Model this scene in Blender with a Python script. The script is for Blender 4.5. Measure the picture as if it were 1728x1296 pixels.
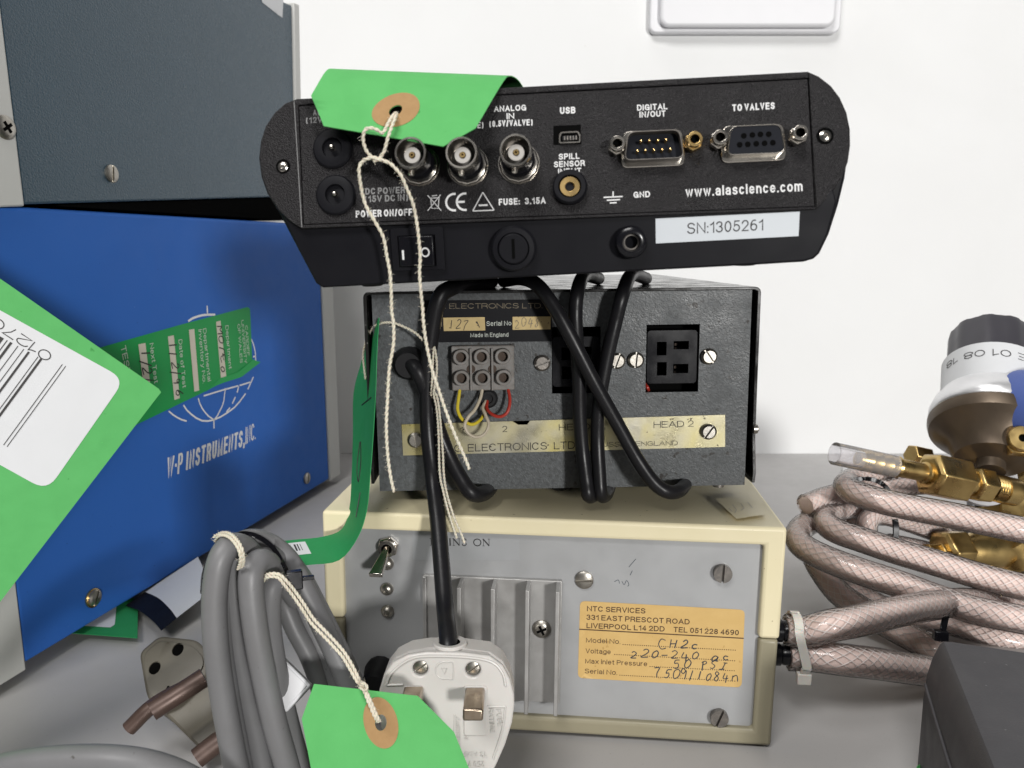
import bpy, bmesh, math, random
from mathutils import Vector, Matrix, geometry

random.seed(11)
S = 0.001                       # everything below is measured in millimetres
scene = bpy.context.scene
for o in list(bpy.data.objects):
    bpy.data.objects.remove(o)
COL = scene.collection
R = math.radians

# ------------------------------------------------------------------ camera
cd = bpy.data.cameras.new('camera')
cd.sensor_width = 36.0
cd.lens = 1300.0 / 1728.0 * 36.0
cd.clip_start = 0.01
cd.clip_end = 30.0
cd.dof.use_dof = True
cd.dof.focus_distance = 0.33
cd.dof.aperture_fstop = 24.0
cam = bpy.data.objects.new('camera', cd)
cam.location = (0, 0, 0.222)
cam.rotation_euler = (R(80), 0, 0)
COL.objects.link(cam)
scene.camera = cam

# ------------------------------------------------------------------ light
world = bpy.data.worlds.new('World')
scene.world = world
world.use_nodes = True
bg = world.node_tree.nodes['Background']
bg.inputs['Color'].default_value = (0.92, 0.95, 1.0, 1)
bg.inputs['Strength'].default_value = 0.075


def area(name, loc, target, size, power, col=(1, 0.97, 0.93), size_y=None):
    l = bpy.data.lights.new(name, 'AREA')
    l.energy = power
    l.color = col
    l.size = size
    if size_y:
        l.shape = 'RECTANGLE'
        l.size_y = size_y
    o = bpy.data.objects.new(name, l)
    o.location = loc
    d = Vector(target) - Vector(loc)
    o.rotation_euler = d.to_track_quat('-Z', 'Y').to_euler()
    COL.objects.link(o)
    return o


area('window', (1.48, -3.32, 0.64), (0, 0.4, 0.15), 0.38, 134, (1, 0.985, 0.96), 0.40)
area('ceiling_panel', (-0.75, -1.3, 2.3), (0, 0.5, 0.15), 1.3, 66, (1, 0.985, 0.965), 0.7)
area('ceiling_panel', (-0.25, 0.15, 2.4), (0.0, 0.4, 0), 1.2, 12, (1, 0.98, 0.96), 0.6)

vs = scene.view_settings
vs.view_transform = 'Standard'
vs.look = 'None'
vs.exposure = -0.2
vs.gamma = 1.0
vs.use_curve_mapping = False
scene.cycles.use_denoising = True
scene.cycles.max_bounces = 10
scene.cycles.transparent_max_bounces = 28
scene.cycles.caustics_reflective = False
scene.cycles.caustics_refractive = False


# ------------------------------------------------------------------ frames
class Frame:
    """a flat face in the place: origin, u to the right, v up, n outwards"""

    def __init__(s, O, yaw=0, roll=0, pit=0):
        y, r, p = R(yaw), R(roll), R(pit)
        M = Matrix.Rotation(y, 3, 'Z') @ Matrix.Rotation(p, 3, 'X') @ Matrix.Rotation(r, 3, 'Y')
        s.O = Vector(O)
        s.U, s.V, s.N = M.col[0].copy(), M.col[2].copy(), -M.col[1]

    @staticmethod
    def axes(O, N, up=(0, 0, 1)):
        f = Frame((0, 0, 0))
        f.O = Vector(O)
        f.N = Vector(N).normalized()
        f.U = Vector(up).cross(f.N).normalized()
        f.V = f.N.cross(f.U)
        return f

    def p(s, u, v, n=0.0):
        return s.O + s.U * u + s.V * v + s.N * n

    def off(s, u=0, v=0, n=0):
        f = Frame((0, 0, 0))
        f.O, f.U, f.V, f.N = s.p(u, v, n), s.U, s.V, s.N
        return f


FR = dict(
    CR=((-86.35, 330.2, 3.0), -5.1, 0.4, -0.4),      # cream case, front
    VG=((-61.3, 343.3, 111.0), 1.0, -0.7, -0.5),     # hammered grey case, front
    BK=((-65.0, 240.0, 228.0), -4.8, -2.05, -10.1),  # black controller, connector panel
    BKL=((-65.0, 240.5, 228.0), -4.8, -2.05, 3.0),   # black controller, lower face
    BL=((-254.9, 370.8, 8.0), 75.66, 0, 0),          # blue case, side
    GR=((-246.6, 398.0, 243.7), 75.66, -4.4, 0),     # grey case, side
    PL=((-24.0, 264.0, 55.0), 0, 0, -6),             # mains plug, pin face
    TA=((-139.0, 312.0, 218.0), 22, 0, -6),          # big tag in front
    TB=((-46.0, 236.0, 48.0), 4, 0, -28),            # tag in front of the plug
    DB=((196.0, 298.0, 61.6), -19.3, 0, -90),        # dark grey case, top
    CT=((-86.35, 330.2, 105.8), -5.1, 0.4, -90),     # cream case, top
    WL=((0, 820.0, 0), 0, 0, 0),                     # wall
    EP=((-140.0, 318.0, 22.0), 0, 0, -48),           # cream moulded plug
)
CR, VG, BK, BKL, BL, GR, PL, TA, TB, DB, CT, WL, EP = (Frame(*FR[k]) for k in
    ('CR', 'VG', 'BK', 'BKL', 'BL', 'GR', 'PL', 'TA', 'TB', 'DB', 'CT', 'WL', 'EP'))


# ------------------------------------------------------------------ materials
def srgb(h):
    h = h.lstrip('#')
    c = [int(h[i:i + 2], 16) / 255 for i in (0, 2, 4)]
    return tuple(x / 12.92 if x <= 0.04045 else ((x + 0.055) / 1.055) ** 2.4 for x in c)


def mat(name, col, rough=0.5, metal=0.0, bump=None, var=None, spec=0.5, coat=0.0, rvar=0.06, sss=0.0,
        speck=None, trans=0.0, ior=1.45):
    """bump: list of (scale per metre, strength, distance mm, kind); var: (scale, amount, other colour);
    speck: (scale, threshold, colour)"""
    m = bpy.data.materials.new(name)
    m.use_nodes = True
    nt = m.node_tree
    N, L = nt.nodes, nt.links
    b = N['Principled BSDF']
    col = srgb(col) if isinstance(col, str) else col
    b.inputs['Base Color'].default_value = (*col, 1)
    b.inputs['Roughness'].default_value = rough
    b.inputs['Metallic'].default_value = metal
    b.inputs['Specular IOR Level'].default_value = spec
    b.inputs['Coat Weight'].default_value = coat
    b.inputs['Coat Roughness'].default_value = 0.12
    b.inputs['IOR'].default_value = ior
    if trans:
        b.inputs['Transmission Weight'].default_value = trans
    if sss:
        b.inputs['Subsurface Weight'].default_value = sss
        b.inputs['Subsurface Scale'].default_value = 0.002
    tc = N.new('ShaderNodeTexCoord')

    def noise(scale, detail=3, dist=0.0):
        n = N.new('ShaderNodeTexNoise')
        n.inputs['Scale'].default_value = scale
        n.inputs['Detail'].default_value = detail
        n.inputs['Distortion'].default_value = dist
        L.new(tc.outputs['Object'], n.inputs['Vector'])
        return n
    cur = None
    if var:
        n = noise(var[0], 5, 0.6)
        r = N.new('ShaderNodeValToRGB')
        wd = var[3] if len(var) > 3 else 0.22
        r.color_ramp.elements[0].position = 0.5 - wd
        r.color_ramp.elements[1].position = 0.5 + wd
        L.new(n.outputs['Fac'], r.inputs['Fac'])
        mu = N.new('ShaderNodeMath')
        mu.operation = 'MULTIPLY'
        mu.inputs[1].default_value = var[1]
        L.new(r.outputs['Color'], mu.inputs[0])
        mx = N.new('ShaderNodeMix')
        mx.data_type = 'RGBA'
        oc = srgb(var[2]) if isinstance(var[2], str) else var[2]
        mx.inputs['A'].default_value = (*col, 1)
        mx.inputs['B'].default_value = (*oc, 1)
        L.new(mu.outputs[0], mx.inputs['Factor'])
        cur = mx.outputs['Result']
    if speck:
        for sp in (speck if isinstance(speck, list) else [speck]):
            n = noise(sp[0], 2)
            r = N.new('ShaderNodeValToRGB')
            r.color_ramp.elements[0].position = sp[1]
            r.color_ramp.elements[1].position = min(1, sp[1] + 0.06)
            L.new(n.outputs['Fac'], r.inputs['Fac'])
            mx = N.new('ShaderNodeMix')
            mx.data_type = 'RGBA'
            oc = srgb(sp[2]) if isinstance(sp[2], str) else sp[2]
            if cur:
                L.new(cur, mx.inputs['A'])
            else:
                mx.inputs['A'].default_value = (*col, 1)
            mx.inputs['B'].default_value = (*oc, 1)
            L.new(r.outputs['Color'], mx.inputs['Factor'])
            cur = mx.outputs['Result']
    if cur:
        L.new(cur, b.inputs['Base Color'])
    if rvar:
        n = noise(90, 4)
        mr = N.new('ShaderNodeMapRange')
        mr.inputs['From Min'].default_value = 0.3
        mr.inputs['From Max'].default_value = 0.7
        mr.inputs['To Min'].default_value = max(0.02, rough - rvar)
        mr.inputs['To Max'].default_value = min(1, rough + rvar)
        L.new(n.outputs['Fac'], mr.inputs['Value'])
        L.new(mr.outputs[0], b.inputs['Roughness'])
    prev = None
    for bp in (bump or []):
        sc, st, di, kind = bp
        bu = N.new('ShaderNodeBump')
        bu.inputs['Strength'].default_value = st
        bu.inputs['Distance'].default_value = di * S
        if kind == 'noise':
            h = noise(sc, 2).outputs['Fac']
        elif kind == 'rough':
            h = noise(sc, 6, 0.5).outputs['Fac']
        elif kind == 'brush':
            mp = N.new('ShaderNodeMapping')
            mp.inputs['Scale'].default_value = (0.03, 0.03, 1)
            L.new(tc.outputs['Object'], mp.inputs['Vector'])
            n = noise(sc, 2)
            L.new(mp.outputs[0], n.inputs['Vector'])
            h = n.outputs['Fac']
        else:
            v = N.new('ShaderNodeTexVoronoi')
            v.feature = 'SMOOTH_F1'
            v.inputs['Scale'].default_value = sc
            w = noise(sc * 0.7, 2)
            ad = N.new('ShaderNodeVectorMath')
            ad.operation = 'MULTIPLY_ADD'
            ad.inputs[1].default_value = (0.004, 0.004, 0.004)
            L.new(w.outputs['Color'], ad.inputs[0])
            L.new(tc.outputs['Object'], ad.inputs[2])
            L.new(ad.outputs[0], v.inputs['Vector'])
            h = v.outputs['Distance']
        L.new(h, bu.inputs['Height'])
        if prev:
            L.new(prev, bu.inputs['Normal'])
        prev = bu.outputs['Normal']
    if prev:
        L.new(prev, b.inputs['Normal'])
    return m


def clear_mat(name, tint=(0.93, 0.9, 0.88), rough=0.12, ior=1.45, haze=0.0, milk=(0.9, 0.86, 0.84)):
    m = bpy.data.materials.new(name)
    m.use_nodes = True
    nt = m.node_tree
    N, L = nt.nodes, nt.links
    N.remove(N['Principled BSDF'])
    tr, gl, mx, fr = (N.new('ShaderNodeBsdfTransparent'), N.new('ShaderNodeBsdfGlossy'),
                      N.new('ShaderNodeMixShader'), N.new('ShaderNodeFresnel'))
    tr.inputs['Color'].default_value = (*tint, 1)
    gl.inputs['Roughness'].default_value = rough
    fr.inputs['IOR'].default_value = ior
    L.new(fr.outputs[0], mx.inputs[0])
    df, m2 = N.new('ShaderNodeBsdfDiffuse'), N.new('ShaderNodeMixShader')
    df.inputs['Color'].default_value = (*milk, 1)
    m2.inputs[0].default_value = haze
    L.new(tr.outputs[0], m2.inputs[1])
    L.new(df.outputs[0], m2.inputs[2])
    L.new(m2.outputs[0], mx.inputs[1])
    L.new(gl.outputs[0], mx.inputs[2])
    L.new(mx.outputs[0], N['Material Output'].inputs['Surface'])
    return m


M = {}
M['wall'] = mat('painted_wall', (0.78, 0.785, 0.785), 0.7, bump=[(500, 0.2, 0.25, 'rough')], var=(7, 0.4, (0.70, 0.70, 0.695)), speck=[(60, 0.77, (0.62, 0.6, 0.58))])
M['table'] = mat('laminate_table', (0.41, 0.40, 0.395), 0.42, bump=[(2500, 0.12, 0.05, 'noise')], var=(18, 0.55, (0.335, 0.325, 0.318)),
                 speck=[(900, 0.70, (0.28, 0.265, 0.255)), (240, 0.75, (0.53, 0.52, 0.51)), (120, 0.765, (0.2, 0.19, 0.18))])
M['plate_white'] = mat('white_plastic', (0.72, 0.72, 0.74), 0.4)
M['blue'] = mat('blue_paint', (0.027, 0.118, 0.43), 0.5, bump=[(1400, 0.3, 0.15, 'noise')], var=(20, 0.3, (0.022, 0.098, 0.365)),
                speck=[(500, 0.745, (0.008, 0.03, 0.13)), (330, 0.775, (0.16, 0.25, 0.48))], spec=0.18)
M['slate'] = mat('slate_paint', (0.038, 0.069, 0.096), 0.27, bump=[(950, 0.7, 0.5, 'noise')], var=(30, 0.3, (0.034, 0.058, 0.077)), rvar=0.04, spec=0.6)
M['alu_paint'] = mat('pale_grey_paint', (0.50, 0.50, 0.48), 0.45, bump=[(900, 0.1, 0.05, 'noise')])
M['alu'] = mat('aluminium_sheet', (0.395, 0.40, 0.405), 0.45, 0.35, bump=[(6000, 0.12, 0.04, 'brush')], var=(60, 0.35, (0.335, 0.34, 0.345)), rvar=0.1)
M['fin'] = mat('extruded_aluminium', (0.44, 0.435, 0.425), 0.40, 0.5, bump=[(9000, 0.2, 0.04, 'brush')], var=(130, 0.5, (0.31, 0.30, 0.29)), rvar=0.12)
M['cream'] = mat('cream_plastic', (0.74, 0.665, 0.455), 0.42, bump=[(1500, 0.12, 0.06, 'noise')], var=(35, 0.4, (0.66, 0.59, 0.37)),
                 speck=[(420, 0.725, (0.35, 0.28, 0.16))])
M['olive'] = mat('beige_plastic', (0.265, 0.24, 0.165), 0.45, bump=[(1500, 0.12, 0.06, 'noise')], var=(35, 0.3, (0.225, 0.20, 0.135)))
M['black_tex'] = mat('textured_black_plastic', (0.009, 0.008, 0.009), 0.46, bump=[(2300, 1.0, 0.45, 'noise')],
                     speck=[(2600, 0.655, (0.06, 0.055, 0.06))], rvar=0.08, spec=0.3)  # paler specks paint the sparkle of the fine relief into the colour
M['black'] = mat('smooth_black_plastic', (0.006, 0.006, 0.008), 0.5, bump=[(2500, 0.15, 0.05, 'noise')], spec=0.16)
M['black_gloss'] = mat('glossy_black_plastic', (0.006, 0.006, 0.008), 0.24, bump=[(600, 0.05, 0.1, 'noise')], spec=0.35)
M['rubber'] = mat('black_rubber', (0.010, 0.010, 0.011), 0.5, spec=0.25)
M['cable'] = mat('black_flex', (0.009, 0.009, 0.011), 0.36, bump=[(700, 0.18, 0.2, 'noise')], var=(200, 0.5, (0.016, 0.015, 0.015)), spec=0.3)
M['grey_cable'] = mat('grey_flex', (0.165, 0.165, 0.17), 0.46, bump=[(600, 0.2, 0.2, 'noise')], var=(60, 0.5, (0.125, 0.122, 0.122)),
                      speck=[(350, 0.74, (0.07, 0.065, 0.06))])
M['hammer'] = mat('hammered_grey_paint', (0.095, 0.103, 0.108), 0.42, bump=[(900, 0.32, 0.35, 'cell')],
                  var=(560, 0.7, (0.048, 0.050, 0.051), 0.16), speck=[(210, 0.675, (0.024, 0.021, 0.018))], rvar=0.1, spec=0.45)
M['lid'] = mat('scuffed_black_lid', (0.015, 0.0145, 0.014), 0.20, bump=[(160, 0.10, 0.5, 'rough')], speck=[(420, 0.70, (0.20, 0.195, 0.19))], rvar=0.12)
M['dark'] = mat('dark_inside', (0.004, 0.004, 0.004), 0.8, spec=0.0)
M['nickel'] = mat('nickel_plate', (0.70, 0.66, 0.60), 0.20, 1.0, var=(200, 0.5, (0.48, 0.44, 0.39)))
M['steel'] = mat('zinc_steel', (0.46, 0.44, 0.40), 0.36, 1.0, bump=[(900, 0.25, 0.1, 'noise')], var=(260, 0.7, (0.26, 0.235, 0.20)))
M['dark_steel'] = mat('blackened_steel', (0.16, 0.15, 0.14), 0.42, 0.8, bump=[(700, 0.3, 0.2, 'rough')], var=(300, 0.6, (0.30, 0.27, 0.24)))
M['gold'] = mat('gold_plate', (0.80, 0.56, 0.24), 0.24, 1.0)
M['brass'] = mat('brass', (0.58, 0.42, 0.175), 0.31, 1.0, bump=[(700, 0.12, 0.15, 'rough')], var=(120, 0.6, (0.36, 0.235, 0.085)), rvar=0.1)
M['brown_metal'] = mat('bronzed_metal', (0.12, 0.092, 0.066), 0.40, 0.65, bump=[(300, 0.1, 0.2, 'rough')], var=(80, 0.5, (0.085, 0.062, 0.045)))
M['chrome'] = mat('chrome', (0.78, 0.78, 0.79), 0.12, 1.0)
M['satin'] = mat('satin_chrome', (0.76, 0.76, 0.77), 0.33, 0.8)
M['ptfe'] = mat('white_insulator', (0.42, 0.40, 0.37), 0.4)
M['green'] = mat('green_card', (0.100, 0.395, 0.120), 0.75, bump=[(1300, 0.35, 0.12, 'rough'), (60, 0.5, 1.2, 'noise')], var=(110, 0.5, (0.080, 0.335, 0.097)), spec=0.2,
                 speck=[(260, 0.735, (0.05, 0.25, 0.06)), (1500, 0.70, (0.10, 0.44, 0.12))])
M['dark_green'] = mat('deep_green_card', (0.022, 0.24, 0.075), 0.6, bump=[(1300, 0.25, 0.08, 'rough')], var=(150, 0.4, (0.018, 0.20, 0.06)), spec=0.3)
M['sticker_green'] = mat('green_vinyl', (0.006, 0.26, 0.058), 0.36, bump=[(250, 0.12, 0.2, 'noise')], spec=0.3)
M['kraft'] = mat('kraft_paper', (0.36, 0.225, 0.105), 0.8, bump=[(1800, 0.3, 0.08, 'rough')], var=(500, 0.5, (0.29, 0.175, 0.078)), spec=0.2)
M['paper'] = mat('white_paper', (0.60, 0.61, 0.625), 0.6, var=(60, 0.25, (0.545, 0.55, 0.56)))
M['paper_grey'] = mat('silver_label', (0.52, 0.55, 0.58), 0.45, var=(60, 0.2, (0.48, 0.51, 0.54)))
M['buff'] = mat('buff_label', (0.60, 0.405, 0.155), 0.6, var=(110, 0.55, (0.50, 0.315, 0.105)), bump=[(900, 0.1, 0.05, 'rough')],
                speck=[(300, 0.70, (0.42, 0.25, 0.08))])
M['field'] = mat('pale_field', (0.56, 0.52, 0.44), 0.5, var=(120, 0.4, (0.48, 0.44, 0.36)))
M['gold_field'] = mat('worn_gilt_field', (0.52, 0.40, 0.19), 0.42, 0.3, var=(230, 0.6, (0.34, 0.25, 0.11)), speck=[(700, 0.68, (0.06, 0.045, 0.03))])
M['brass_plate'] = mat('tarnished_nameplate', (0.44, 0.42, 0.35), 0.36, 0.6, var=(42, 0.75, (0.50, 0.42, 0.09)), speck=[(420, 0.685, (0.05, 0.04, 0.03))],
                       bump=[(500, 0.15, 0.1, 'rough')], rvar=0.12)
M['print_white'] = mat('white_print', (0.66, 0.66, 0.66), 0.6)
M['print_grey'] = mat('grey_print', (0.20, 0.20, 0.20), 0.6)
M['print_gold'] = mat('gilt_print', (0.19, 0.155, 0.10), 0.5, speck=[(1500, 0.60, (0.03, 0.025, 0.02))])
M['print_black'] = mat('black_print', (0.022, 0.020, 0.020), 0.6)
M['print_brown'] = mat('brown_print', (0.06, 0.03, 0.016), 0.6)
M['print_faded'] = mat('faded_print', (0.52, 0.55, 0.50), 0.6)
M['ink'] = mat('pen_ink', (0.02, 0.035, 0.055), 0.6)
M['ink_black'] = mat('black_pen_ink', (0.014, 0.012, 0.014), 0.6)
M['cotton'] = mat('cotton_string', (0.66, 0.60, 0.49), 0.9, bump=[(4000, 0.5, 0.15, 'rough')], spec=0.1, sss=0.1)
M['terminal'] = mat('grubby_grey_nylon', (0.235, 0.225, 0.215), 0.5, var=(210, 0.7, (0.11, 0.095, 0.08)), sss=0.05)
M['rust'] = mat('rusty_steel', (0.055, 0.036, 0.025), 0.6, 0.3, bump=[(1500, 0.5, 0.2, 'rough')])
M['yellow'] = mat('yellow_wire', (0.60, 0.47, 0.03), 0.42)
M['red'] = mat('red_wire', (0.40, 0.035, 0.022), 0.42)
M['white_wire'] = mat('white_wire', (0.52, 0.46, 0.36), 0.5, var=(300, 0.5, (0.38, 0.31, 0.21)))
M['plug'] = mat('white_plug', (0.57, 0.55, 0.525), 0.38, bump=[(900, 0.08, 0.1, 'noise')], var=(70, 0.4, (0.49, 0.46, 0.425)),
                speck=[(330, 0.74, (0.25, 0.2, 0.15))], sss=0.04)
M['pin'] = mat('tarnished_brass_pin', (0.46, 0.385, 0.30), 0.32, 1.0, var=(180, 0.7, (0.26, 0.195, 0.14)))
M['old_cream'] = mat('grubby_cream_in_shade', (0.115, 0.104, 0.082), 0.5, var=(70, 0.6, (0.085, 0.074, 0.056)), speck=[(260, 0.70, (0.07, 0.055, 0.04))])  # grubby cream, base colour also darkened for the deep shadow it lies in
M['copper'] = mat('dull_copper', (0.085, 0.054, 0.043), 0.45, 0.35, var=(150, 0.7, (0.05, 0.03, 0.024)))
M['hose_core'] = clear_mat('hose_lining', (0.97, 0.90, 0.88), 0.2, 1.1, 0.84, (0.95, 0.785, 0.725))
M['hose_thread'] = mat('hose_thread', (0.93, 0.89, 0.865), 0.4)
M['hose_clear'] = clear_mat('hose_wall', (0.985, 0.965, 0.96), 0.09, 1.36, 0.03)
M['clear'] = clear_mat('clear_tube', (0.95, 0.95, 0.97), 0.08, 1.25, 0.22)
M['nylon'] = mat('natural_nylon', (0.62, 0.60, 0.55), 0.35, sss=0.3)
M['dark_case'] = mat('dark_grey_plastic', (0.048, 0.046, 0.051), 0.5, bump=[(1700, 0.5, 0.2, 'noise')], var=(60, 0.3, (0.038, 0.037, 0.041)), speck=[(420, 0.74, (0.16, 0.16, 0.16))])
M['insert'] = mat('connector_insert', (0.016, 0.017, 0.021), 0.6, spec=0.05)
M['knob'] = mat('dark_knob', (0.046, 0.044, 0.052), 0.36)
M['gauge_blue'] = mat('blue_rubber', (0.075, 0.12, 0.36), 0.5)
M['gauge_grey'] = mat('grey_rubber', (0.11, 0.115, 0.135), 0.5)
M['tape'] = mat('matt_tape', (0.40, 0.41, 0.42), 0.36, 0.3, var=(100, 0.3, (0.36, 0.37, 0.38)))


# ------------------------------------------------------------------ builders
LOC = {}


def thing(name, label, cat, loc, group=None):
    o = bpy.data.objects.new(name, None)
    o.empty_display_size = 0.01
    o.location = Vector(loc) * S
    COL.objects.link(o)
    o['label'] = label
    o['category'] = cat
    if group:
        o['group'] = group
    LOC[o] = Vector(loc)
    return o


def rrect(u0, u1, v0, v1, r=0.0, k=5):
    if r <= 0:
        return [(u0, v0), (u1, v0), (u1, v1), (u0, v1)]
    out = []
    for cu, cv, a in ((u1 - r, v0 + r, -90), (u1 - r, v1 - r, 0), (u0 + r, v1 - r, 90), (u0 + r, v0 + r, 180)):
        for i in range(k + 1):
            t = R(a + 90 * i / k)
            out.append((cu + r * math.cos(t), cv + r * math.sin(t)))
    return out


def circle(u, v, r, k=20, rv=None):
    rv = rv or r
    return [(u + r * math.cos(2 * math.pi * i / k), v + rv * math.sin(2 * math.pi * i / k)) for i in range(k)]


def round_poly(pts, r, k=4):
    """round the corners of a polygon"""
    out = []
    n = len(pts)
    for i in range(n):
        a, b, c = Vector(pts[i - 1]), Vector(pts[i]), Vector(pts[(i + 1) % n])
        d1, d2 = (a - b), (c - b)
        q = min(r, d1.length * 0.45, d2.length * 0.45)
        p1, p2 = b + d1.normalized() * q, b + d2.normalized() * q
        for j in range(k + 1):
            t = j / k
            out.append(tuple(p1 * (1 - t) ** 2 + b * 2 * t * (1 - t) + p2 * t * t))
    return out


def inside(pt, poly):
    x, y = pt
    c = False
    for i in range(len(poly)):
        x1, y1 = poly[i - 1]
        x2, y2 = poly[i]
        if (y1 > y) != (y2 > y) and x < (x2 - x1) * (y - y1) / (y2 - y1) + x1:
            c = not c
    return c


def fill(outline, holes=(), step=None, step_v=None):
    """triangulate an outline with holes, optionally on a fine grid"""
    loops = [list(outline)] + [list(h) for h in holes]
    if step:
        sv = step_v or step
        dense = []
        for lp in loops:
            d = []
            for i in range(len(lp)):
                a, b = lp[i], lp[(i + 1) % len(lp)]
                n = max(1, math.ceil(max(abs(b[0] - a[0]) / step, abs(b[1] - a[1]) / sv)))
                d += [(a[0] + (b[0] - a[0]) * j / n, a[1] + (b[1] - a[1]) * j / n) for j in range(n)]
            dense.append(d)
        loops = dense
    vs, es = [], []
    for lp in loops:
        b = len(vs)
        vs += [Vector(q) for q in lp]
        es += [(b + i, b + (i + 1) % len(lp)) for i in range(len(lp))]
    if step:
        us, vv = [q[0] for q in outline], [q[1] for q in outline]
        x = min(us) + step * 0.5
        while x < max(us):
            y = min(vv) + sv * 0.5
            while y < max(vv):
                if inside((x, y), loops[0]) and not any(inside((x, y), h) for h in loops[1:]):
                    vs.append(Vector((x, y)))
                y += sv
            x += step
    v2, _, f2, *_ = geometry.delaunay_2d_cdt(vs, es, [], 0, 1e-6)
    keep = []
    for f in f2:
        c = sum((v2[i] for i in f), Vector((0, 0))) / len(f)
        if inside(c, loops[0]) and not any(inside(c, h) for h in loops[1:]):
            keep.append(list(f))
    return [tuple(q) for q in v2], keep, loops


def spline(pts, sub=8, closed=False):
    P = [Vector(p) for p in pts]
    n = len(P)
    out = []
    rng = n if closed else n - 1
    for i in range(rng):
        p1, p2 = P[i], P[(i + 1) % n]
        p0 = P[i - 1] if (i > 0 or closed) else p1 * 2 - p2
        p3 = P[(i + 2) % n] if (i + 2 < n or closed) else p2 * 2 - p1
        for j in range(sub):
            t = j / sub
            out.append(0.5 * ((2 * p1) + (p2 - p0) * t + (2 * p0 - 5 * p1 + 4 * p2 - p3) * t * t + (3 * p1 - p0 - 3 * p2 + p3) * t ** 3))
    if not closed:
        out.append(P[-1])
    return out


def even(pts, step):
    """points at equal distances along a polyline"""
    out = [pts[0]]
    need = step
    for a, b in zip(pts, pts[1:]):
        d = (b - a).length
        pos = 0.0
        while d - pos >= need:
            pos += need
            out.append(a.lerp(b, pos / d))
            need = step
        need -= d - pos
    return out


def transport(pts):
    T = []
    for i in range(len(pts)):
        d = pts[min(i + 1, len(pts) - 1)] - pts[max(i - 1, 0)]
        T.append(d.normalized())
    n = T[0].orthogonal().normalized()
    out = []
    for i, t in enumerate(T):
        if i:
            n = T[i - 1].rotation_difference(t) @ n
        n = (n - t * n.dot(t)).normalized()
        out.append((n, t.cross(n)))
    return out


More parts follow.
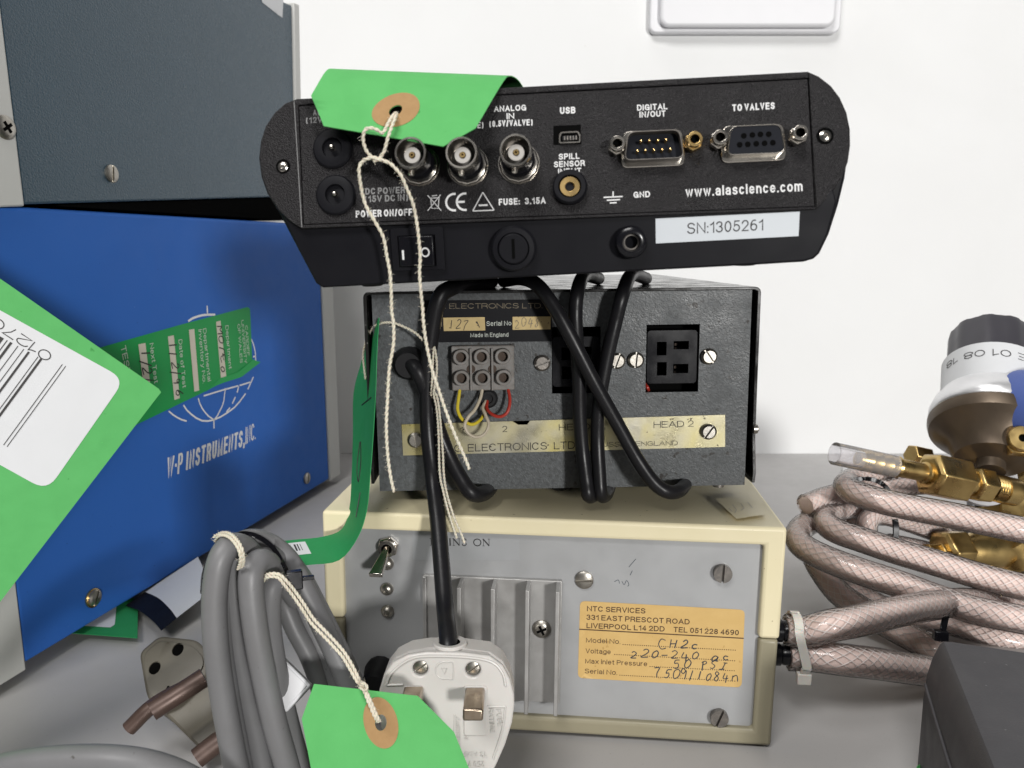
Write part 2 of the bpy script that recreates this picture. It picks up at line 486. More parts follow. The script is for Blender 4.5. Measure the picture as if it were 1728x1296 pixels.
class MB:
    def __init__(s):
        s.v, s.f = [], []

    def add(s, vs, fs):
        b = len(s.v)
        s.v += [Vector(q) for q in vs]
        s.f += [[b + i for i in f] for f in fs]
        return s

    def box(s, fr, u0, u1, v0, v1, n0, n1):
        q = [fr.p(u, v, n) for n in (n0, n1) for u, v in ((u0, v0), (u1, v0), (u1, v1), (u0, v1))]
        return s.add(q, [(3, 2, 1, 0), (4, 5, 6, 7), (0, 1, 5, 4), (1, 2, 6, 5), (2, 3, 7, 6), (3, 0, 4, 7)])

    def poly(s, fr, outline, n0, n1):
        k = len(outline)
        q = [fr.p(u, v, n0) for u, v in outline] + [fr.p(u, v, n1) for u, v in outline]
        fs = [list(range(k))[::-1], list(range(k, 2 * k))] + [(i, (i + 1) % k, k + (i + 1) % k, k + i) for i in range(k)]
        return s.add(q, fs)

    def prism(s, fr, outline, n0, n1, holes=()):
        if not holes:
            return s.poly(fr, outline, n0, n1)
        v2, f2, loops = fill(outline, holes)
        k = len(v2)
        s.add([fr.p(u, v, n0) for u, v in v2] + [fr.p(u, v, n1) for u, v in v2],
              [f[::-1] for f in f2] + [[i + k for i in f] for f in f2])
        for lp in loops:
            m = len(lp)
            s.add([fr.p(u, v, n0) for u, v in lp] + [fr.p(u, v, n1) for u, v in lp],
                  [(i, (i + 1) % m, m + (i + 1) % m, m + i) for i in range(m)])
        return s

    def lathe(s, fr, c, prof, seg=24, phase=0.0):
        q, fs = [], []
        k = len(prof)
        for r, n in prof:
            for i in range(seg):
                a = 2 * math.pi * i / seg + phase
                q.append(fr.p(c[0] + r * math.cos(a), c[1] + r * math.sin(a), n))
        for j in range(k - 1):
            for i in range(seg):
                i2 = (i + 1) % seg
                fs.append((j * seg + i, j * seg + i2, (j + 1) * seg + i2, (j + 1) * seg + i))
        if prof[0][0] > 1e-6:
            fs.append(list(range(seg))[::-1])
        if prof[-1][0] > 1e-6:
            fs.append([(k - 1) * seg + i for i in range(seg)])
        return s.add(q, fs)

    def cyl(s, fr, c, r, n0, n1, seg=24, r1=None, phase=0.0):
        return s.lathe(fr, c, [(r, n0), (r if r1 is None else r1, n1)], seg, phase)

    def ring(s, fr, c, r0, r1, n0, n1, seg=28):
        """a washer: outer radius r1, inner radius r0"""
        q, fs = [], []
        prof = [(r0, n0), (r1, n0), (r1, n1), (r0, n1)]
        for r, n in prof:
            for i in range(seg):
                a = 2 * math.pi * i / seg
                q.append(fr.p(c[0] + r * math.cos(a), c[1] + r * math.sin(a), n))
        for j in range(4):
            for i in range(seg):
                i2 = (i + 1) % seg
                j2 = (j + 1) % 4
                fs.append((j * seg + i, j * seg + i2, j2 * seg + i2, j2 * seg + i))
        return s.add(q, fs)

    def tube(s, pts, r, seg=12, sub=8, smooth=True, closed=False):
        P = spline(pts, sub, closed) if smooth else [Vector(p) for p in pts]
        fr = transport(P)
        q, fs = [], []
        k = len(P)
        for i, (p, (a, b)) in enumerate(zip(P, fr)):
            rr = r(i / max(1, k - 1)) if callable(r) else r
            for j in range(seg):
                t = 2 * math.pi * j / seg
                q.append(p + a * rr * math.cos(t) + b * rr * math.sin(t))
        for i in range(k - 1 if not closed else k):
            for j in range(seg):
                j2 = (j + 1) % seg
                i2 = (i + 1) % k
                fs.append((i * seg + j, i * seg + j2, i2 * seg + j2, i2 * seg + j))
        if not closed:
            fs.append(list(range(seg))[::-1])
            fs.append([(k - 1) * seg + j for j in range(seg)])
        return s.add(q, fs)

    def stroke(s, fr, pts, w, n):
        """a flat pen or print line"""
        P = [Vector(p) for p in pts]
        if len(P) < 2:
            return s
        L, Rr = [], []
        for i, p in enumerate(P):
            d = P[min(i + 1, len(P) - 1)] - P[max(i - 1, 0)]
            if d.length < 1e-9:
                d = Vector((1, 0))
            d.normalize()
            o = Vector((-d.y, d.x)) * w / 2
            L.append(p + o)
            Rr.append(p - o)
        k = len(P)
        return s.add([fr.p(a[0], a[1], n) for a in L] + [fr.p(a[0], a[1], n) for a in Rr],
                     [(i, i + 1, k + i + 1, k + i) for i in range(k - 1)])

    def build(s, name, m, parent=None, bevel=0.0, angle=35, loc=None, solid=0.0, seg=2, fix=True):
        root = parent
        while root is not None and root.parent is not None:
            root = root.parent
        base = LOC[root] if root is not None else Vector(loc or (0, 0, 0))
        me = bpy.data.meshes.new(name)
        me.from_pydata([(q - base) * S for q in s.v], [], s.f)
        if fix:
            bm = bmesh.new()
            bm.from_mesh(me)
            bmesh.ops.remove_doubles(bm, verts=bm.verts, dist=1e-7)
            bmesh.ops.recalc_face_normals(bm, faces=bm.faces)
            bm.to_mesh(me)
            bm.free()
        me.materials.append(M[m] if isinstance(m, str) else m)
        me.shade_smooth()
        me.set_sharp_from_angle(angle=R(angle))
        o = bpy.data.objects.new(name, me)
        COL.objects.link(o)
        if parent is not None:
            o.parent = parent
        else:
            o.location = base * S
            LOC[o] = base
        if solid:
            md = o.modifiers.new('thickness', 'SOLIDIFY')
            md.thickness = solid * S
            md.offset = 0
        if bevel:
            md = o.modifiers.new('edges', 'BEVEL')
            md.width = bevel * S
            md.segments = seg
            md.limit_method = 'ANGLE'
            md.angle_limit = R(40)
        return o


def structure(o):
    o['kind'] = 'structure'
    return o


def label(o, text, cat, group=None):
    o['label'] = text
    o['category'] = cat
    if group:
        o['group'] = group
    return o


# ---- lettering: a plain grotesque drawn with strokes of even weight
def arc(cx, cy, rx, ry, a0, a1, n=9):
    return [(cx + rx * math.cos(R(a0 + (a1 - a0) * i / n)), cy + ry * math.sin(R(a0 + (a1 - a0) * i / n))) for i in range(n + 1)]


XH = 0.74
_bowl = arc(.5, XH / 2, .5, XH / 2, 0, 360, 16)
GLYPH = {
    'A': (.78, [[(0, 0), (.5, 1), (1, 0)], [(.2, .33), (.8, .33)]]),
    'B': (.70, [[(0, 0), (0, 1), (.55, 1)] + arc(.58, .77, .36, .23, 90, -90, 6) + [(0, .54)], [(0, .54), (.6, .54)] + arc(.62, .27, .38, .27, 90, -90, 6) + [(0, 0), (0, .1)]]),
    'C': (.76, [arc(.5, .5, .5, .5, 38, 322, 16)]),
    'D': (.74, [[(0, .5), (0, 0), (.42, 0)] + arc(.45, .5, .55, .5, -90, 90, 10) + [(.42, 1), (0, 1), (0, .5)]]),
    'E': (.62, [[(1, 1), (0, 1), (0, 0), (1, 0)], [(0, .52), (.9, .52)]]),
    'F': (.58, [[(1, 1), (0, 1), (0, 0)], [(0, .5), (.88, .5)]]),
    'G': (.80, [arc(.5, .5, .5, .5, 40, 325, 16), [(.55, .46), (1, .46), (1, 0)]]),
    'H': (.74, [[(0, 0), (0, 1)], [(1, 0), (1, 1)], [(0, .52), (1, .52)]]),
    'I': (.0, [[(0, 0), (0, 1)]]),
    'J': (.52, [[(1, 1), (1, .28)] + arc(.5, .28, .5, .28, 0, -180, 8)]),
    'K': (.72, [[(0, 0), (0, 1)], [(1, 1), (0, .36)], [(.34, .58), (1, 0)]]),
    'L': (.56, [[(0, 1), (0, 0), (1, 0)]]),
    'M': (.92, [[(0, 0), (0, 1), (.5, .05), (1, 1), (1, 0)]]),
    'N': (.74, [[(0, 0), (0, 1), (1, 0), (1, 1)]]),
    'O': (.84, [arc(.5, .5, .5, .5, 90, 450, 20)]),
    'P': (.66, [[(0, 0), (0, 1), (.6, 1)] + arc(.62, .73, .38, .27, 90, -90, 7) + [(0, .46)]]),
    'R': (.70, [[(0, 0), (0, 1), (.6, 1)] + arc(.6, .74, .38, .26, 90, -90, 7) + [(0, .48)], [(.6, .48), (.92, .32), (1, 0)]]),
    'S': (.68, [arc(.5, .76, .46, .24, 15, 270, 11) + arc(.5, .26, .5, .26, 90, -165, 12)[1:]]),
    'T': (.64, [[(0, 1), (1, 1)], [(.5, 1), (.5, 0)]]),
    'U': (.72, [[(0, 1), (0, .36)] + arc(.5, .36, .5, .36, 180, 360, 10) + [(1, 1)]]),
    'V': (.72, [[(0, 1), (.5, 0), (1, 1)]]),
    'W': (1.05, [[(0, 1), (.25, 0), (.5, 1), (.75, 0), (1, 1)]]),
    'X': (.70, [[(0, 0), (1, 1)], [(0, 1), (1, 0)]]),
    'Y': (.72, [[(0, 1), (.5, .45), (1, 1)], [(.5, .45), (.5, 0)]]),
    'a': (.54, [arc(.5, .52, .45, .22, 160, 20, 6) + [(.95, .45), (.95, 0)], [(.95, .42), (.5, .40)] + arc(.45, .2, .45, .2, 90, 270, 8) + [(.75, .04), (.95, .2)]]),
    'b': (.56, [[(0, 0), (0, 1)], _bowl]), 'c': (.52, [arc(.5, XH / 2, .5, XH / 2, 42, 318, 12)]),
    'd': (.56, [[(1, 0), (1, 1)], _bowl]),
    'e': (.56, [[(0, .38), (1, .38)] + arc(.5, XH / 2, .5, XH / 2, 0, 315, 14)]),
    'f': (.32, [[(.4, 0), (.4, .78)] + arc(.8, .78, .4, .22, 180, 90, 5) + [(1, 1)], [(0, XH), (1, XH)]]),
    'g': (.56, [_bowl, [(1, XH), (1, -.05)] + arc(.5, -.05, .5, .2, 0, -160, 8)]),
    'h': (.54, [[(0, 0), (0, 1)], [(0, .4)] + arc(.5, XH - .34, .5, .34, 180, 0, 8) + [(1, 0)]]),
    'i': (.0, [[(0, 0), (0, XH)], [(0, .94), (0, 1.0)]]),
    'l': (.0, [[(0, 0), (0, 1)]]),
    'k': (.52, [[(0, 0), (0, 1)], [(1, XH), (0, .26)], [(.36, .44), (1, 0)]]),
    'm': (.90, [[(0, 0), (0, XH)], [(0, .4)] + arc(.25, XH - .28, .25, .28, 180, 0, 7) + [(.5, 0)], [(.5, .4)] + arc(.75, XH - .28, .25, .28, 180, 0, 7) + [(1, 0)]]),
    'n': (.52, [[(0, 0), (0, XH)], [(0, .4)] + arc(.5, XH - .34, .5, .34, 180, 0, 8) + [(1, 0)]]),
    'o': (.58, [arc(.5, XH / 2, .5, XH / 2, 90, 450, 16)]),
    'p': (.56, [[(0, -.28), (0, XH)], _bowl]),
    'r': (.32, [[(0, 0), (0, XH)], [(0, .36)] + arc(.9, .36, .9, XH - .36, 180, 95, 6)]),
    's': (.50, [arc(.5, .56, .45, .18, 20, 270, 9) + arc(.5, .19, .5, .19, 90, -160, 9)[1:]]),
    't': (.30, [[(.45, .95), (.45, .14), (.65, 0), (1, 0)], [(0, XH), (1, XH)]]),
    'u': (.52, [[(0, XH), (0, .32)] + arc(.5, .32, .5, .32, 180, 360, 8), [(1, XH), (1, 0)]]),
    'v': (.54, [[(0, XH), (.5, 0), (1, XH)]]),
    'w': (.82, [[(0, XH), (.25, 0), (.5, XH), (.75, 0), (1, XH)]]),
    'x': (.54, [[(0, 0), (1, XH)], [(0, XH), (1, 0)]]),
    'y': (.54, [[(0, XH), (.5, .02)], [(1, XH), (.42, -.26), (.05, -.28)]]),
    '0': (.56, [arc(.5, .5, .5, .5, 90, 450, 18)]),
    '1': (.30, [[(0, .76), (.6, .84), (1, 1), (1, 0)]]),
    '2': (.56, [arc(.5, .7, .5, .3, 170, -30, 10) + [(.0, 0), (1, 0)]]),
    '3': (.56, [arc(.48, .76, .46, .24, 165, -80, 9) + arc(.48, .27, .52, .27, 80, -165, 10), ]),
    '4': (.60, [[(.75, 0), (.75, 1), (0, .26), (1, .26)]]),
    '5': (.56, [[(.92, 1), (.2, 1), (.08, .46)] + arc(.48, .32, .52, .32, 125, -160, 12)]),
    '6': (.56, [arc(.5, .31, .5, .31, 90, 450, 16), arc(.6, .45, .6, .55, 180, 75, 8)]),
    '7': (.54, [[(0, 1), (1, 1), (.5, .45), (.35, 0)]]),
    '8': (.56, [arc(.5, .76, .42, .24, 90, 450, 14), arc(.5, .26, .5, .26, 90, 450, 14)]),
    '9': (.56, [arc(.5, .69, .5, .31, 90, 450, 16), arc(.4, .55, .6, .55, 0, -105, 8)]),
    '.': (.0, [[(0, 0), (0, .02)]]), ',': (.04, [[(.6, .04), (0, -.16)]]), ':': (.0, [[(0, 0), (0, .03)], [(0, .56), (0, .59)]]),
    '/': (.30, [[(0, -.04), (1, 1.02)]]), '-': (.28, [[(0, .4), (1, .4)]]), '·': (.0, [[(0, .46), (0, .5)]]),
    '(': (.26, [arc(1, .42, 1, .66, 130, 230, 8)]), ')': (.26, [arc(0, .42, 1, .66, 50, -50, 8)]),
}


def mitred(P, w, closed):
    """left and right edge of a stroke with mitred corners and square ends"""
    n = len(P)
    L, Q = [], []
    for i in range(n):
        a = P[i - 1] if (i > 0 or closed) else None
        b = P[(i + 1) % n] if (i < n - 1 or closed) else None
        d1 = (P[i] - a).normalized() if a is not None else None
        d2 = (b - P[i]).normalized() if b is not None else None
        if d1 is None or d2 is None:
            d = d2 or d1
            m = Vector((-d.y, d.x)) * w / 2
            e = d * (w / 2) * (1 if d1 is not None else -1)
            L.append(P[i] + m + e)
            Q.append(P[i] - m + e)
            continue
        t = d1 + d2
        if t.length < 1e-4:
            t = d1
        t.normalize()
        m = Vector((-t.y, t.x))
        k = min(1.9, 1 / max(.3, m.dot(Vector((-d1.y, d1.x)))))
        L.append(P[i] + m * (w / 2 * k))
        Q.append(P[i] - m * (w / 2 * k))
    return L, Q


def letters(string, p0, p1, cap, bold=0.0, shear=0.0):
    """glyphs fitted on the baseline from p0 to p1 in face coordinates: (u, v, layer) and faces"""
    a, b = Vector(p0), Vector(p1)
    d = b - a
    ex = d.normalized()
    ey = Vector((-ex.y, ex.x))
    wt = (.105 + bold * 4.6) * cap
    avg = d.length / max(1, len(string))
    wt = min(wt, .36 * avg)
    gap = min((.15 + .3 * max(0, .012 - bold)) * cap, .24 * avg)
    adv = []
    for ch in string:
        adv.append(GLYPH[ch][0] if ch in GLYPH else None)
    flex_ = sum(x for x in adv if x is not None) * cap + .34 * cap * sum(x is None for x in adv)
    fixed = sum((wt + gap) for x in adv if x is not None) - gap
    kx = max(.35, (d.length - fixed) / max(flex_, 1e-6)) if flex_ > .2 * cap else 1.0
    x = 0.0
    vs, fs = [], []
    layer = 0
    for ch, w in zip(string, adv):
        if w is None:
            x += .34 * cap * kx
            continue
        gw = w * cap * kx
        for st in GLYPH[ch][1]:
            P = []
            for gx, gy in st:
                yy = wt / 2 + gy * (cap - wt)
                q = Vector((x + wt / 2 + gx * gw + shear * yy, yy))
                if not P or (q - P[-1]).length > 1e-5:
                    P.append(q)
            closed = len(P) > 3 and (P[0] - P[-1]).length < 1e-4
            if closed:
                P.pop()
            L, Q = mitred(P, wt, closed)
            k = len(P)
            base = len(vs)
            for q in L + Q:
                g = a + ex * q.x + ey * q.y
                vs.append((g.x, g.y, layer))
            for i in range(k if closed else k - 1):
                j = (i + 1) % k
                fs.append((base + i, base + j, base + k + j, base + k + i))
            layer = (layer + 1) % 7
        x += gw + wt + gap
    return vs, fs


def text(string, fr, p0, p1, cap, m, parent, bold=0.0, n=0.06, shear=0.0, name='lettering'):
    v3, fs = letters(string, p0, p1, cap, bold, shear)
    return MB().add([fr.p(u, v, n + .004 * k) for u, v, k in v3], fs).build(name, m, parent, fix=False)


HAND = {
    '0': [[(.5, 1), (.15, .75), (.1, .3), (.4, 0), (.8, .25), (.85, .7), (.5, 1)]],
    '1': [[(.4, 1), (.38, 0)]],
    '2': [[(.1, .8), (.4, 1), (.75, .8), (.6, .45), (.05, .02), (.9, .06)]],
    '4': [[(.35, 1), (.1, .35), (.9, .38)], [(.68, .75), (.6, -.12)]],
    '5': [[(.85, 1), (.3, .95), (.2, .55), (.6, .6), (.75, .25), (.45, 0), (.1, .08)]],
    '6': [[(.65, 1), (.2, .55), (.15, .15), (.5, 0), (.8, .25), (.55, .48), (.2, .3)]],
    '7': [[(.05, .95), (.85, 1), (.45, .45), (.35, -.05)]],
    '8': [[(.75, .85), (.4, 1), (.2, .75), (.7, .35), (.5, 0), (.15, .2), (.75, .85)]],
    '9': [[(.8, .8), (.4, 1), (.15, .7), (.45, .5), (.8, .8), (.7, .3), (.55, -.1)]],
    'C': [[(.85, .9), (.4, 1), (.1, .5), (.35, .02), (.85, .12)]],
    'c': [[(.8, .5), (.4, .6), (.15, .3), (.4, 0), (.85, .1)]],
    'H': [[(.1, 1), (.12, 0)], [(.85, 1), (.82, 0)], [(.1, .5), (.85, .52)]],
    'a': [[(.75, .5), (.35, .6), (.1, .25), (.35, 0), (.72, .35), (.75, .5), (.72, .1), (.95, .05)]],
    'P': [[(.15, -.2), (.2, .9)], [(.05, .8), (.5, 1), (.7, .75), (.2, .5)]],
    'S': [[(.8, .9), (.4, 1), (.2, .7), (.7, .35), (.5, 0), (.1, .1)]],
    'I': [[(.3, 1), (.95, .98)], [(.6, 1), (.55, .1)], [(.05, .05), (.9, .1)]],
    'y': [[(.1, .6), (.3, .25), (.7, .3)], [(.8, .65), (.5, -.35)]],
    'n': [[(.1, .6), (.12, 0)], [(.12, .4), (.5, .65), (.75, .4), (.85, 0)]],
    'M': [[(.05, 0), (.1, 1), (.45, .5), (.85, 1), (.9, 0)]],
    'O': [[(.5, 1), (.15, .75), (.1, .3), (.4, 0), (.8, .25), (.85, .7), (.5, 1)]],
    'E': [[(.85, .95), (.2, .9), (.15, .05), (.85, .05)], [(.15, .5), (.7, .5)]],
    'D': [[(.15, 0), (.2, 1), (.7, .85), (.85, .4), (.5, .02), (.15, 0)]],
    'r': [[(.15, 0), (.2, .95), (.8, .95), (.75, .5)]],
    '/': [[(.75, 1.15), (.15, -.25)]],
    '-': [[(.1, .45), (.9, .5)]],
    '\\': [[(.35, .9), (.65, .1)], [(.2, .9), (.4, .6)]],
}


def hand(string, fr, p0, p1, cap, w, m, parent, n=0.07):
    """handwriting as pen strokes"""
    a, b = Vector(p0), Vector(p1)
    ex = (b - a).normalized()
    ey = Vector((-ex.y, ex.x))
    adv = (b - a).length / len(string)
    mb = MB()
    for i, ch in enumerate(string):
        jx, jy, js, sl = random.uniform(-.1, .1), random.uniform(-.13, .13), random.uniform(.8, 1.15), random.uniform(-.08, .3)
        for st in HAND.get(ch, []):
            pts = [a + ex * (adv * (i + jx + 0.08 + x * 0.78 * js + sl * y)) + ey * (cap * (y * js + jy)) for x, y in st]
            P = spline([(q.x + random.uniform(-.03, .03) * cap, q.y + random.uniform(-.03, .03) * cap, 0) for q in pts], 4)
            mb.stroke(fr, [(q.x, q.y) for q in P], w * random.uniform(.85, 1.2), n)
    return mb.build('handwriting', m, parent, fix=False)


# ---- bent card: rows of left and right edge points
class Ruled:
    def __init__(s, left, right):
        s.L, s.R = [Vector(q) for q in left], [Vector(q) for q in right]

    @staticmethod
    def cr(P, t):
        n = len(P)
        i = max(0, min(n - 2, int(math.floor(t))))
        f = t - i
        p1, p2 = P[i], P[i + 1]
        p0 = P[i - 1] if i > 0 else p1 * 2 - p2
        p3 = P[i + 2] if i + 2 < n else p2 * 2 - p1
        return 0.5 * ((2 * p1) + (p2 - p0) * f + (2 * p0 - 5 * p1 + 4 * p2 - p3) * f * f + (3 * p1 - p0 - 3 * p2 + p3) * f ** 3)

    def at(s, u, t):
        return s.cr(s.L, t).lerp(s.cr(s.R, t), u)

    def p(s, u, t, n=0.0):
        q = s.at(u, t)
        if not n:
            return q
        du = s.at(u + 0.01, t) - s.at(u - 0.01, t)
        dt = s.at(u, t + 0.01) - s.at(u, t - 0.01)
        return q + du.cross(dt).normalized() * n


def sheet(fr, outline, holes, name, m, parent, n=0.0, step=None, step_v=None, solid=0.0, wavy=0.0):
    """a thin card or label; solid gives it two faces and a cut edge"""
    v2, f2, loops = fill(outline, holes, step, step_v)

    def at(u, v, d):
        w = wavy * (math.sin(u * 0.11 + 1) + math.sin(v * 0.09 + u * 0.05)) if wavy else 0.0
        return fr.p(u, v, n + w + d)
    mb = MB().add([at(u, v, solid / 2) for u, v in v2], f2)
    if solid:
        mb.add([at(u, v, -solid / 2) for u, v in v2], [f[::-1] for f in f2])
        for lp in loops:
            k = len(lp)
            mb.add([at(u, v, solid / 2) for u, v in lp] + [at(u, v, -solid / 2) for u, v in lp],
                   [(i, (i + 1) % k, k + (i + 1) % k, k + i) for i in range(k)])
    return mb.build(name, m, parent, fix=False, angle=60)


def string_tube(pts, r, parent, name='string', fuzz=True, turn=3.2):
    """two-ply twisted cotton"""
    P = even(spline(pts, 14), 0.38)
    fr = transport(P)
    mb = MB()
    for ph in (0, math.pi):
        Q = []
        for i, (p, (a, b)) in enumerate(zip(P, fr)):
            t = ph + i * 0.38 / turn * 2 * math.pi
            Q.append(p + (a * math.cos(t) + b * math.sin(t)) * r * 0.40)
        mb.tube(Q, r * 0.66, 6, smooth=False)
    o = mb.build(name, 'cotton', parent, angle=80, fix=False)
    if fuzz:
        fz = MB()
        for _ in range(int(len(P) * 0.5)):
            i = random.randrange(len(P))
            a, b = fr[i]
            t = random.uniform(0, 2 * math.pi)
            d = a * math.cos(t) + b * math.sin(t)
            q = P[i] + d * r * 0.8
            e = q + d * random.uniform(.3, 1.1) + (P[min(i + 2, len(P) - 1)] - P[i]) * random.uniform(-1, 1) + Vector((random.uniform(-.3, .3),) * 3)
            fz.tube([q, (q + e) / 2 + Vector((random.uniform(-.15, .15), 0, random.uniform(-.15, .15))), e], 0.035, 3, smooth=False)
        f = fz.build('loose_fibres', 'cotton', o, fix=False)
        f['kind'] = 'stuff'
    return o


# ---- fixings
def slot_screw(fr, c, r, parent, m='steel', slot=0.0, h=1.0, n=0.0, dome=True, name='screw'):
    """cheese or pan head with a real slot: two half heads on a base disc"""
    mb = MB()
    w = r * 0.13
    mb.cyl(fr, c, r * 0.97, n, n + h * 0.45, 24)
    ca, sa = math.cos(R(slot)), math.sin(R(slot))
    for sgn in (1, -1):
        arc = []
        a0 = math.asin(min(0.9, w / r))
        for i in range(13):
            a = a0 + (math.pi - 2 * a0) * i / 12
            arc.append((r * math.cos(a), sgn * r * math.sin(a)))
        rot = [(c[0] + x * ca - y * sa, c[1] + x * sa + y * ca) for x, y in arc]
        if dome:
            arc2 = [(x * 0.72, sgn * (w + (abs(y) - w) * 0.72)) for x, y in arc]
            rot2 = [(c[0] + x * ca - y * sa, c[1] + x * sa + y * ca) for x, y in arc2]
            k = len(rot)
            mb.add([fr.p(u, v, n) for u, v in rot] + [fr.p(u, v, n + h * 0.62) for u, v in rot] + [fr.p(u, v, n + h) for u, v in rot2],
                   [list(range(2 * k, 3 * k))] + [(i, (i + 1) % k, k + (i + 1) % k, k + i) for i in range(k)] +
                   [(k + i, k + (i + 1) % k, 2 * k + (i + 1) % k, 2 * k + i) for i in range(k)])
        else:
            mb.poly(fr, rot, n, n + h)
    return mb.build(name, m, parent)


def cross_screw(fr, c, r, parent, m='steel', h=1.2, n=0.0, turn=20, arm=0.55, name='screw'):
    prof = [(r, n), (r, n + h * .35), (r * .8, n + h * .75), (r * .5, n + h * .95), (r * .02, n + h)]
    o = MB().lathe(fr, c, prof, 24).build(name, m, parent)
    mb = MB()
    for k in range(2):
        a = R(turn + 90 * k)
        d = Vector((math.cos(a), math.sin(a)))
        e = Vector((-d.y, d.x)) * r * 0.13
        q = [Vector(c) + d * r * arm + e, Vector(c) - d * r * arm + e, Vector(c) - d * r * arm - e, Vector(c) + d * r * arm - e]
        mb.poly(fr, [tuple(x) for x in q], n + h * 0.5, n + h * (1.04 + 0.02 * k))
    mb.build('recess', 'dark', o)
    return o


# ================================================================== the setting
structure(MB().box(WL, -1400, 1400, -300, 1500, -20, 0).build('wall', 'wall', loc=(0, 820, 0)))
structure(MB().box(WL, -1400, 1400, -30, 0, 0.5, 1100).build('table_top', 'table', loc=(0, 400, 0), bevel=1))

# blank plate on the wall
t = thing('wall_plate', 'blank white plastic plate fixed high on the white wall', 'wall plate', WL.p(190, 460))
_a, _b = (139.96, 432.7), (319.68, 440.5)
MB().prism(WL, rrect(_a[0] - 4, _b[0] + 5, _a[1] - 1, _a[1] + 150, 7), 0.5, 9).build('back_box', 'plate_white', t, bevel=1.5)
MB().prism(WL, rrect(_a[0] + 5, _b[0] - 3, _a[1] + 3, _a[1] + 146, 9), 9, 17).build('cover', 'plate_white', t, bevel=3, seg=3)

# ================================================================== blue case
t = thing('instrument_case', 'large blue case with globe logo and green inspection sticker, below the slate grey case', 'instrument', BL.p(180, -8, -80))
_e = (337.11, 95.45)[0]
MB().box(BL, 0.4, _e - 0.4, 0, 234.5, -170, 0).build('side_cover', 'blue', t, bevel=2.2, seg=3)
MB().box(BL, -28, 0, -3, 237, -173, 1.2).build('front_panel', 'alu_paint', t, bevel=0.8)
MB().box(BL, _e, 357.7, -1, 236, -172, 1.0).build('rear_panel', 'alu_paint', t, bevel=0.8)
for u, n in ((20, -20), (20, -150), (330, -20), (330, -150)):
    MB().lathe(Frame.axes(BL.p(u, 0, n), (0, 0, -1)), (0, 0), [(7, -0.5), (7.5, 1), (6, 8)], 18).build('foot', 'rubber', t)
slot_screw(BL, (48.48, 14.93), 4.6, t, 'steel', 62, 2.2, 1.0)
MB().ring(BL, (48.44, 14.58), 3.2, 5.6, 0, 1.0).build('washer', 'gold', t)
slot_screw(BL, (294.89, 13.62), 5.0, t, 'steel', 75, 2.0, 0.0)
# globe logo
lg = MB().stroke(BL, [(124.89, 109.23), (128.81, 106.03), (132.62, 103.37), (136.56, 101.15), (141.67, 98.97)], 1.1, 0.08).build('globe_logo', 'print_white', t, fix=False)
for pts, w in (
        ([(139.72, 110.39), (142.63, 106.38), (146.92, 102.62), (151.81, 98.88), (157.91, 95.67), (164.34, 94.04), (170.84, 93.48), (179.45, 94.02), (188.64, 95.62), (196.5, 97.6), (202.82, 100.42), (211.33, 105.2)], 1.2),
        ([(155.47, 112.18), (156.69, 108.11), (158.87, 104.32), (161.76, 100.77), (165.06, 97.52), (170.84, 93.48), (174.69, 95.26), (177.6, 97.74), (181.66, 101.46), (183.97, 105.08), (186.53, 113.69)], 1.1),
        ([(202.99, 112.14), (200.57, 107.8)], 1.2), ([(198.02, 104.94), (193.87, 100.81)], 1.2), ([(190.67, 98.32), (186.09, 96.15)], 1.2),
        ([(161.49, 112.64), (186.44, 112.83), (202.59, 112.66)], 1.1), ([(204.1, 112.62), (218.09, 112.75)], 1.1), ([(222.84, 116.12), (218.83, 112.16), (214.42, 107.85)], 1.2),
        ([(170.84, 93.48), (170.38, 87.31)], 1.2), ([(172.13, 174.63), (171.84, 168.34)], 1.2),
        ([(150.78, 165.7), (155.66, 167.27), (160.78, 168.04), (165.96, 168.42), (171.18, 168.4), (180.49, 167.63)], 1.5),
        ([(222.75, 145.56), (225.1, 142.09), (226.34, 138.45), (227.19, 134.93), (227.26, 131.69), (227.24, 127.52)], 1.2), ([(224.03, 131.66), (227.66, 131.63)], 1.2)):
    MB().stroke(BL, pts, w, 0.08).build('globe_line', 'print_white', lg, fix=False)
text('W·P', BL, (117.63, 65.64), (131.91, 65.53), 13.5, 'print_white', t, 0.012, 0.08, 0.2)
text('INSTRUMENTS,', BL, (137.06, 65.71), (202.25, 65.72), 12.5, 'print_white', t, 0.012, 0.08, 0.2)
text('INC.', BL, (206.98, 66.39), (219.85, 67.21), 13, 'print_white', t, 0.012, 0.08, 0.2)
